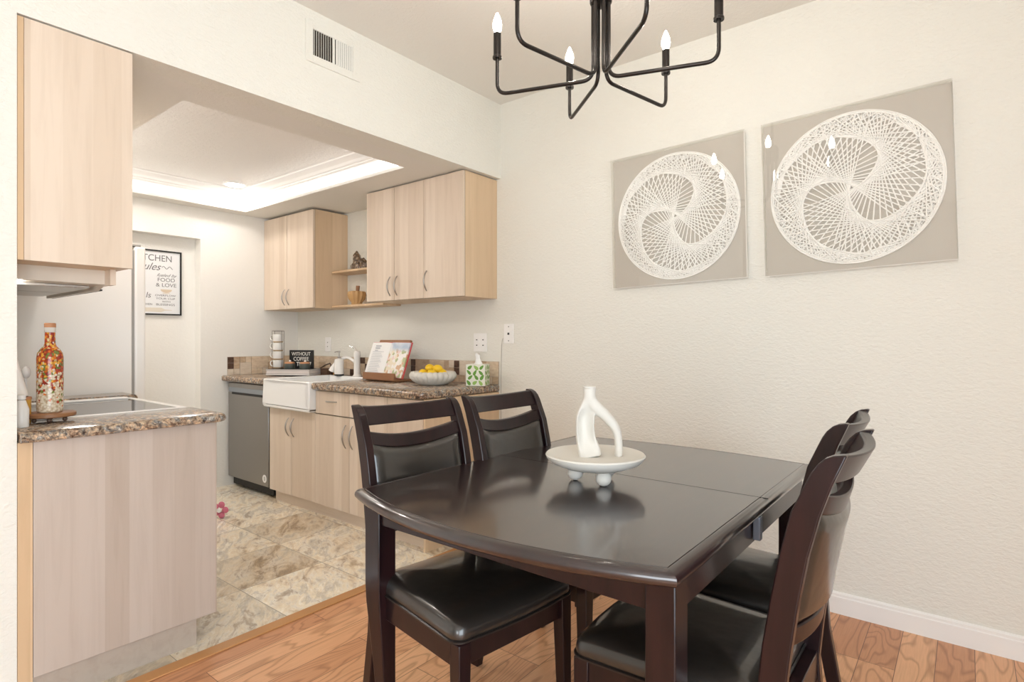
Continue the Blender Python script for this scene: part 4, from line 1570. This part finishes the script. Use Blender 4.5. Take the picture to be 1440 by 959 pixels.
n_ = noise(nt, coords(nt), 38, 4, 0.7)
nt.links.new(ramp(nt, n_, [(0.3, (0.02, 0.012, 0.008)), (0.52, (0.13, 0.075, 0.04)), (0.62, (0.30, 0.22, 0.15)), (0.72, (0.75, 0.70, 0.64))]), bs.inputs['Base Color'])
bs.inputs['Roughness'].default_value = 0.08
bs.inputs['Specular IOR Level'].default_value = 0.9
tag(obj('crystal_cluster', b, m, loc=(-1.345, -0.105, 1.7425)), 'shiny brown crystal cluster ornament on the upper open shelf', 'ornament')
mo = thing('mortar', 'ribbed wooden mortar with its pestle on the lower open shelf', 'mortar', (-1.375, -0.105, 1.4685))
b = BM()
n = 60
rings = []
for r_, z, w_ in ((0.040, 0, 0), (0.043, 0.006, 0), (0.040, 0.018, 0.2), (0.058, 0.045, 1), (0.066, 0.080, 1), (0.064, 0.102, 0.7), (0.055, 0.106, 0), (0.050, 0.085, 0), (0.03, 0.04, 0)):
    rings.append([(r_ * (1 + 0.11 * w_ * math.cos(a * 11)) * math.cos(a), r_ * (1 + 0.11 * w_ * math.cos(a * 11)) * math.sin(a), z) for a in [2 * PI * i / n for i in range(n)]])
loft(b, rings)
M['bamboo'] = mat('bamboo', (0.52, 0.31, 0.13), 0.5)
obj('bowl', b, M['bamboo'], mo, smooth=True, angle=60)
b = BM(); tube(b, [(0.0, 0.0, 0.05), (0.014, 0.0, 0.150)], lambda t: 0.012 + 0.003 * t, 12)
obj('pestle', b, M['stand_wood'], mo, smooth=True, angle=50)
jr = thing('spice_jar', 'small dark jar on the lower open shelf beside the cabinet side', 'jar', (-1.02, -0.12, 1.4685))
b = BM(); lathe(b, [(0, 0), (0.026, 0), (0.028, 0.004), (0.028, 0.058), (0, 0.058)], 20); obj('glass', b, M['trav_dark'], jr, smooth=True, angle=50)
b = BM(); lathe(b, [(0, 0.058), (0.027, 0.058), (0.027, 0.074), (0, 0.076)], 20); obj('lid', b, M['pages'], jr, smooth=True, angle=50)

# ------------------------------------------------------------------ peninsula side (range run)
pc = thing('base_cabinet', 'pink-toned maple base cabinet end panel in the left foreground', 'cabinet', (0, 0, 0))
obj('body', bx(-0.30, -0.020, -2.408, -1.815, 0.105, 0.868), M['maple_side'], pc)
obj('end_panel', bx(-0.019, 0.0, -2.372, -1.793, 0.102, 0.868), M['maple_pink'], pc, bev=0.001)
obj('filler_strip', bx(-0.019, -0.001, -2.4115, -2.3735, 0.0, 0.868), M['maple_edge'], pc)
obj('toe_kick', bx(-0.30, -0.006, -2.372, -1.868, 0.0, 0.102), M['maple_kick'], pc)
obj('door', bx(-0.298, -0.020, -1.815, -1.797, 0.105, 0.868), M['maple'], pc)
def short_ctop(name, label, x0, x1, round_end, up=0.0):
    t = thing(name, label, 'countertop', (0, 0, 0))
    b = BM()
    e = 0.028 if round_end else 0
    out = [(x0, -2.4085), (x1, -2.4085)]
    yf = -1.755
    if round_end:
        for i in range(9):
            a = (PI / 2) * i / 8
            out.append((x1 - 0.05 + 0.05 * math.cos(a), yf - 0.05 + 0.05 * math.sin(a)))
    else:
        out.append((x1, yf))
    out.append((x0, yf))
    loops = []
    for dd, z in ((0.012, 0.869), (0.004, 0.872), (0.0, 0.879), (0.001, 0.888), (0.005, 0.896), (0.014, 0.902)):
        L = []
        for i, p in enumerate(inset(out, dd)):
            x, y = p
            if i in (0, len(out) - 1): x = x0
            if i < 2: y = -2.4085
            if not round_end and i in (1, 2): x = x1
            L.append((x, y, z))
        loops.append([(p[0], p[1], p[2] + up) for p in L])
    loft(b, loops)
    obj('slab', b, M['granite'], t, smooth=True, angle=50)
    return t
short_ctop('countertop', 'brown granite counter end beside the painted bottle', -0.300, 0.036, True)
short_ctop('countertop', 'narrow strip of granite counter between the range and the fridge', -1.140, -0.960, False, 0.016)
obj_far = thing('base_cabinet', 'narrow base cabinet between the range and the fridge, mostly hidden', 'cabinet', (0, 0, 0))
obj('body', bx(-1.140, -0.960, -2.408, -1.80, 0.0, 0.884), M['maple'], obj_far)

rg = thing('electric_range', 'white-trimmed range with a black glass cooktop behind the granite counter end', 'stove', (0, 0, 0))
obj('body', bx(-0.955, -0.305, -2.40, -1.80, 0.02, 0.895), M['fridge'], rg)
b = BM()
box(b, -0.957, -0.302, -1.815, -1.785, 0.888, 0.906); box(b, -0.957, -0.902, -2.40, -1.815, 0.888, 0.912); box(b, -0.316, -0.302, -2.40, -1.815, 0.888, 0.906)
obj('cooktop_frame', b, M['fridge'], rg, bev=0.004)
obj('cooktop_glass', bx(-0.902, -0.316, -2.40, -1.815, 0.896, 0.904), M['glass_black'], rg)
obj('oven_door', bx(-0.95, -0.31, -1.80, -1.765, 0.20, 0.86), M['fridge'], rg, bev=0.006)

fr = thing('refrigerator', 'tall white refrigerator standing beyond the range', 'refrigerator', (0, 0, 0))
obj('body', bx(-1.93, -1.165, -2.395, -1.715, 0.02, 1.690), M['fridge'], fr, bev=0.006)
obj('gasket', bx(-1.925, -1.170, -1.715, -1.703, 0.03, 1.685), M['fridge_gasket'], fr)
obj('door', bx(-1.93, -1.165, -1.703, -1.648, 0.02, 1.705), M['fridge'], fr, bev=0.012, seg=3)
obj('hinge_cap', bx(-1.22, -1.172, -1.765, -1.670, 1.7055, 1.716), M['fridge_gasket'], fr, bev=0.002)

# upper cabinet over the range and the hood
uc = thing('wall_cabinet', 'tall pale maple wall cabinet in the upper left foreground', 'cabinet', (0, 0, 0))
obj('body', bx(-0.365, -0.019, -2.408, -2.110, 1.457, 2.234), M['maple_side'], uc)
obj('end_panel', bx(-0.0185, -0.001, -2.395, -2.090, 1.455, 2.234), M['maple'], uc, bev=0.001)
obj('filler_strip', bx(-0.0185, -0.002, -2.4115, -2.396, 1.455, 2.234), M['maple_edge'], uc)
obj('door', bx(-0.365, -0.020, -2.1095, -2.091, 1.457, 2.234), M['maple'], uc)
uc2 = thing('wall_cabinet', 'pale maple wall cabinet over the range hood, behind the foreground one', 'cabinet', (0, 0, 0))
obj('body', bx(-1.160, -0.368, -2.408, -2.110, 1.520, 2.234), M['maple_side'], uc2)
obj('door', bx(-1.160, -0.368, -2.1095, -2.091, 1.522, 2.234), M['maple'], uc2)
hd = thing('range_hood', 'slim beige range hood with metal filters under the cabinet', 'range hood', (0, 0, 0))
b = BM()
prism(b, [(-0.160, 1.4565), (-0.160, 1.402), (-0.235, 1.402), (-0.290, 1.388), (-0.95, 1.388), (-0.95, 1.4565)], 'y', -2.130, -2.112)
box(b, -0.95, -0.160, -2.400, -2.130, 1.405, 1.4565)
obj('housing', b, M['hood'], hd)
obj('filler', bx(-0.1595, -0.100, -2.130, -2.112, 1.400, 1.4565), M['maple'], hd)
obj('edge_strip', bx(-0.95, -0.270, -2.1115, -2.106, 1.388, 1.394), M['black'], hd)
b = BM()
box(b, -0.92, -0.60, -2.37, -2.15, 1.394, 1.4045); box(b, -0.58, -0.26, -2.37, -2.15, 1.394, 1.4045)
obj('filter', b, M['filter'], hd, bev=0.002)
obj('rear_trim', bx(-0.95, -0.20, -2.400, -2.378, 1.390, 1.4045), M['black'], hd)
b = BM()
box(b, -0.24, -0.21, -2.395, -2.36, 1.400, 1.4045)
obj('hood_lamp', b, mat('hood_lamp', (1, 1, 1), 0.4, emit=(1, 0.94, 0.86), emit_s=110), hd)

# painted bottle on its board
bd = thing('serving_board', 'small round wooden stand with dark ball feet under the painted bottle', 'stand', (-0.262, -2.262, 0.9025))
bd.location = (-0.232, -2.277, 0.9025)
bd.scale = (0.83, 0.83, 1)
b = BM()
lathe(b, [(0, 0.018), (0.088, 0.018), (0.092, 0.021), (0.092, 0.031), (0.088, 0.034), (0, 0.034)], 40)
obj('board', b, mat('acacia', (0.28, 0.13, 0.055), 0.45, bump=(40, 0.15, 0.001)), bd, smooth=True, angle=40)
for a in (-75, -15, 165, 45):
    a = math.radians(a)
    b = BM(); sphere(b, (0.060 * math.cos(a), 0.060 * math.sin(a), 0.0095), 0.0095, 12, 8)
    obj('foot', b, M['trav_dark'], bd, smooth=True)


def bottle_mat():
    m, nt, bs = new_mat('floral_bottle_glaze')
    v = coords(nt)
    sp_ = nt.nodes.new('ShaderNodeSeparateXYZ'); nt.links.new(v, sp_.inputs[0])
    vo = nt.nodes.new('ShaderNodeTexVoronoi'); vo.inputs['Scale'].default_value = 120; vo.inputs['Randomness'].default_value = 1
    nt.links.new(v, vo.inputs['Vector'])
    sepc = nt.nodes.new('ShaderNodeSeparateColor'); nt.links.new(vo.outputs['Color'], sepc.inputs[0])
    flow = ramp(nt, sepc.outputs[0], [(0.0, (0.40, 0.05, 0.02)), (0.25, (0.62, 0.15, 0.02)), (0.48, (0.16, 0.20, 0.04)), (0.60, (0.72, 0.36, 0.04)), (0.78, (0.28, 0.03, 0.02)), (0.92, (0.62, 0.50, 0.26))], 'CONSTANT')
    n = noise(nt, v, 30, 3, 0.6)
    # flowers thin out towards the foot of the bottle
    mr = nt.nodes.new('ShaderNodeMapRange'); mr.inputs[1].default_value = 0.03; mr.inputs[2].default_value = 0.19
    mr.inputs[3].default_value = -0.42; mr.inputs[4].default_value = 0.52
    nt.links.new(sp_.outputs['Z'], mr.inputs[0])
    ad = nt.nodes.new('ShaderNodeMath'); ad.operation = 'ADD'
    nt.links.new(sepc.outputs[1], ad.inputs[0]); nt.links.new(mr.outputs[0], ad.inputs[1])
    n_ad = nt.nodes.new('ShaderNodeMath'); n_ad.operation = 'GREATER_THAN'; n_ad.inputs[1].default_value = 0.55
    nt.links.new(ad.outputs[0], n_ad.inputs[0])
    cream = ramp(nt, n, [(0.3, (0.66, 0.57, 0.42)), (0.7, (0.76, 0.68, 0.54))])
    c = mixc(nt, n_ad.outputs[0], cream, flow)
    edge = ramp(nt, vo.outputs['Distance'], [(0.35, (1, 1, 1)), (0.75, (0.55, 0.42, 0.3))])
    nt.links.new(mixc(nt, 0.7, c, edge, 'MULTIPLY'), bs.inputs['Base Color'])
    bs.inputs['Roughness'].default_value = 0.2
    return m


bt = thing('painted_bottle', 'tall cream bottle painted with orange and red flowers, cork topped', 'bottle', (-0.232, -2.277, 0.9367))
bt.scale = (0.86, 0.86, 1)
b = BM()
lathe(b, [(0, 0), (0.040, 0), (0.044, 0.004), (0.0455, 0.02), (0.0455, 0.195), (0.043, 0.212), (0.033, 0.228), (0.022, 0.238), (0.0185, 0.248), (0.0175, 0.290), (0.0175, 0.2905), (0, 0.2905)], 40)
obj('glass', b, bottle_mat(), bt, smooth=True, angle=60)
b = BM(); lathe(b, [(0.0176, 0.288), (0.0195, 0.290), (0.0195, 0.306), (0, 0.306)], 28); obj('lip', b, M['ceramic'], bt, smooth=True, angle=50)
b = BM(); lathe(b, [(0.020, 0.306), (0.020, 0.320), (0.017, 0.322), (0, 0.322)], 28); obj('stopper', b, M['candle_wood'], bt, smooth=True, angle=50)

# utensil crock and oil cruets left of the bottle, partly behind the wall
ck = thing('utensil_crock', 'mustard yellow crock behind the painted bottle', 'crock', (-0.360, -2.360, 0.9045))
ck.location = (-0.235, -2.362, 0.9025)
b = BM(); lathe(b, [(0, 0), (0.030, 0), (0.032, 0.004), (0.032, 0.085), (0, 0.085)], 24); obj('jar', b, mat('mustard_glaze', (0.66, 0.36, 0.06), 0.4), ck, smooth=True, angle=50)
b = BM(); lathe(b, [(0.0, 0.085), (0.033, 0.085), (0.034, 0.089), (0.033, 0.094), (0, 0.094)], 24); obj('rim', b, M['candle_wood'], ck, smooth=True, angle=50)
b = BM()
tube(b, [(0, 0, 0.094), (-0.018, -0.008, 0.18), (-0.040, -0.018, 0.275)], lambda t: 0.026 - 0.018 * t, 12)
obj('funnel', b, M['fridge'], ck, smooth=True, angle=60)
ca = thing('salt_shaker', 'white shaker standing at the wall edge beside the mustard crock', 'shaker', (-0.14, -2.375, 0.9025))
b = BM(); lathe(b, [(0, 0), (0.020, 0), (0.021, 0.06), (0.016, 0.075), (0.012, 0.09), (0, 0.095)], 20); obj('bottle', b, M['faucet'], ca, smooth=True, angle=50)
b = BM(); lathe(b, [(0.008, 0.092), (0.0125, 0.094), (0.0125, 0.108), (0, 0.112)], 16); obj('cap', b, M['plate'], ca, smooth=True, angle=50)
la = thing('ladle', 'white round-headed ladle leaning behind the mustard crock', 'utensil', (-0.285, -2.335, 0.9025))
b = BM(); tube(b, [(0.0, 0, 0.0), (0.0, 0, 0.16)], 0.004, 8); obj('handle', b, M['faucet'], la, smooth=True)
b = BM(); sphere(b, (0, 0, 0.178), 0.020, 16, 10, 1.1, 1, 0.7); obj('head', b, M['faucet'], la, smooth=True)

# pink toy on the kitchen floor
b = BM()
for k in range(5):
    a = 2 * PI * k / 5
    sphere(b, (0.036 * math.cos(a), 0, 0.052 + 0.036 * math.sin(a)), 0.022, 12, 8, 1, 1, 0.6)
tp = tag(obj('flower_toy', b, mat('pink_plush', (0.62, 0.18, 0.26), 0.8), smooth=True, loc=(-1.545, -1.078, 0.006), rot=(0, 0, 0.672)), 'pink flower-shaped toy on the kitchen floor at the cabinet corner', 'toy')
b = BM(); sphere(b, (0, -0.012, 0.052), 0.016, 12, 8, 1, 1, 0.6)
obj('center', b, M['white'], tp, smooth=True)

# framed kitchen rules print in the alcove
PX, PY0, PY1, PZ0, PZ1 = -2.488, -1.335, -0.950, 1.386, 1.882
po = thing('framed_print', 'black-framed KITCHEN rules print on the alcove wall beside the fridge', 'picture', (PX, (PY0 + PY1) / 2, (PZ0 + PZ1) / 2))
hw, hh = (PY1 - PY0) / 2, (PZ1 - PZ0) / 2
b = BM()
for (a, c_, e, f) in ((-hw, -hw + 0.010, -hh, hh), (hw - 0.010, hw, -hh, hh), (-hw + 0.01, hw - 0.01, -hh, -hh + 0.010), (-hw + 0.01, hw - 0.01, hh - 0.010, hh)):
    box(b, 0.0, 0.016, a, c_, e, f)
obj('frame', b, M['black'], po, bev=0.001)
obj('paper', bx(0.0, 0.006, -hw + 0.008, hw - 0.008, -hh + 0.008, hh - 0.008), mat('print_paper', (0.78, 0.79, 0.80), 0.5), po)
ink = mat('ink_grey', (0.16, 0.16, 0.17), 0.6)
ink2 = mat('ink_beige', (0.66, 0.55, 0.42), 0.6)
RT = (PI / 2, 0, PI / 2)
for body_, size, y, z, sx_, sh, al in (('KITCHEN', 0.068, 0.128, 0.185, 0.92, 0, 'RIGHT'), ('Rules', 0.078, 0.040, 0.118, 0.95, 0.45, 'RIGHT'),
                                       ('fueled by', 0.034, 0.085, 0.058, 1.1, 0.5, 'CENTER'), ('FOOD', 0.040, 0.085, 0.022, 1.1, 0, 'CENTER'),
                                       ('& LOVE', 0.040, 0.085, -0.018, 1.1, 0, 'CENTER'), ('OVERFLOW', 0.021, 0.080, -0.098, 1.3, 0, 'CENTER'),
                                       ('YOUR CUP', 0.021, 0.080, -0.122, 1.3, 0, 'CENTER'), ('WITH', 0.019, 0.085, -0.145, 1.2, 0, 'CENTER'),
                                       ('BLESSINGS', 0.022, 0.080, -0.168, 1.3, 0, 'CENTER'), ('ls', 0.060, -0.040, -0.100, 1.0, 0.2, 'CENTER'),
                                       ('KITCHEN', 0.022, -0.058, -0.168, 1.0, 0, 'CENTER')):
    text('lettering', body_, size, ink, po, (0.0064, y, z), RT, al, sh, sx_)
b = BM()
n = 16
pts = [(0.085 + 0.040 * math.cos(PI + PI * i / n), -0.050 + 0.026 * math.sin(PI + PI * i / n)) for i in range(n + 1)]
prism(b, pts, 'x', 0.006, 0.0068)
box(b, 0.006, 0.0068, 0.060, 0.110, -0.083, -0.079)
obj('bowl_drawing', b, ink2, po)
b = BM()
prism(b, [(-0.16, -0.222), (-0.16, -0.195), (0.05, -0.192), (0.075, -0.205), (0.125, -0.207), (0.125, -0.211), (0.075, -0.213), (0.05, -0.226)], 'x', 0.006, 0.0068)
obj('rolling_pin_drawing', b, mat('ink_sand', (0.70, 0.65, 0.56), 0.6), po)
b = BM()
tube(b, [(0.0068, 0.055 + 0.075 * t / 12, 0.118 + 0.010 * math.sin(t * 0.9)) for t in range(13)], 0.0018, 5)
obj('flourish', b, ink, po)

# ------------------------------------------------------------------ kitchen lights
lg = (1.0, 0.93, 0.86)
flg = 'round flush lights in the kitchen tray'
for i, (x, y, lab) in enumerate(((-2.03, -0.745, 'round flush ceiling light in the far corner of the kitchen tray'),
                                 (-1.86, -1.58, 'unseen round fill light added to the tray, behind the foreground wall cabinet'))):  # second one is added out of view to brighten the kitchen
    t = thing('ceiling_light', lab, 'ceiling light', (x, y, TZ), 0, flg)
    b = BM(); lathe(b, [(0.082, 0), (0.082, -0.010), (0.072, -0.016), (0.066, -0.014), (0.064, 0.0)], 36)
    obj('rim', b, M['trim'], t, smooth=True, angle=50)
    b = BM(); lathe(b, [(0.065, -0.006), (0.060, -0.016), (0.040, -0.021), (0, -0.023)], 36)
    obj('diffuser', b, mat('diffuser_%d' % i, (1, 1, 1), 0.4, emit=lg, emit_s=(60, 110)[i]), t, smooth=True)

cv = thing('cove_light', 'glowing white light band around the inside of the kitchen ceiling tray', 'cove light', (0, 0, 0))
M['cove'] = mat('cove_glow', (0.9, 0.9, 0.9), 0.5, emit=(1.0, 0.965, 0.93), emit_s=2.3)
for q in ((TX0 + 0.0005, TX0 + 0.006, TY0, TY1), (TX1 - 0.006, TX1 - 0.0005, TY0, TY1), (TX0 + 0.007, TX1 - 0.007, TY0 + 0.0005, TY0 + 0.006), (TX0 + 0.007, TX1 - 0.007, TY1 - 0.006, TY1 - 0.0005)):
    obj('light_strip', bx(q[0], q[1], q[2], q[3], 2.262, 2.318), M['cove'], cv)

M['fill_lamp'] = mat('fill_lamp_glow', (1, 1, 1), 0.4, emit=(1.0, 0.94, 0.88), emit_s=150)  # glow of two added lamps, kept out of view, that fill the kitchen
dlg = 'added unseen fill lights over the range and the fridge'
for i, (x, lab) in enumerate(((-0.93, 'unseen round fill light added in the lowered ceiling over the range'), (-2.10, 'unseen round fill light added in the lowered ceiling over the fridge'))):
    t = thing('fill_light', lab, 'ceiling light', (x, -1.945, HK), 0, dlg)
    b = BM(); lathe(b, [(0.078, 0), (0.078, -0.004), (0.066, -0.007), (0.062, 0.0)], 36)
    obj('rim', b, M['trim'], t, smooth=True, angle=50)
    b = BM(); lathe(b, [(0.063, -0.001), (0.0, -0.002)], 36)
    obj('diffuser', b, M['fill_lamp'], t)
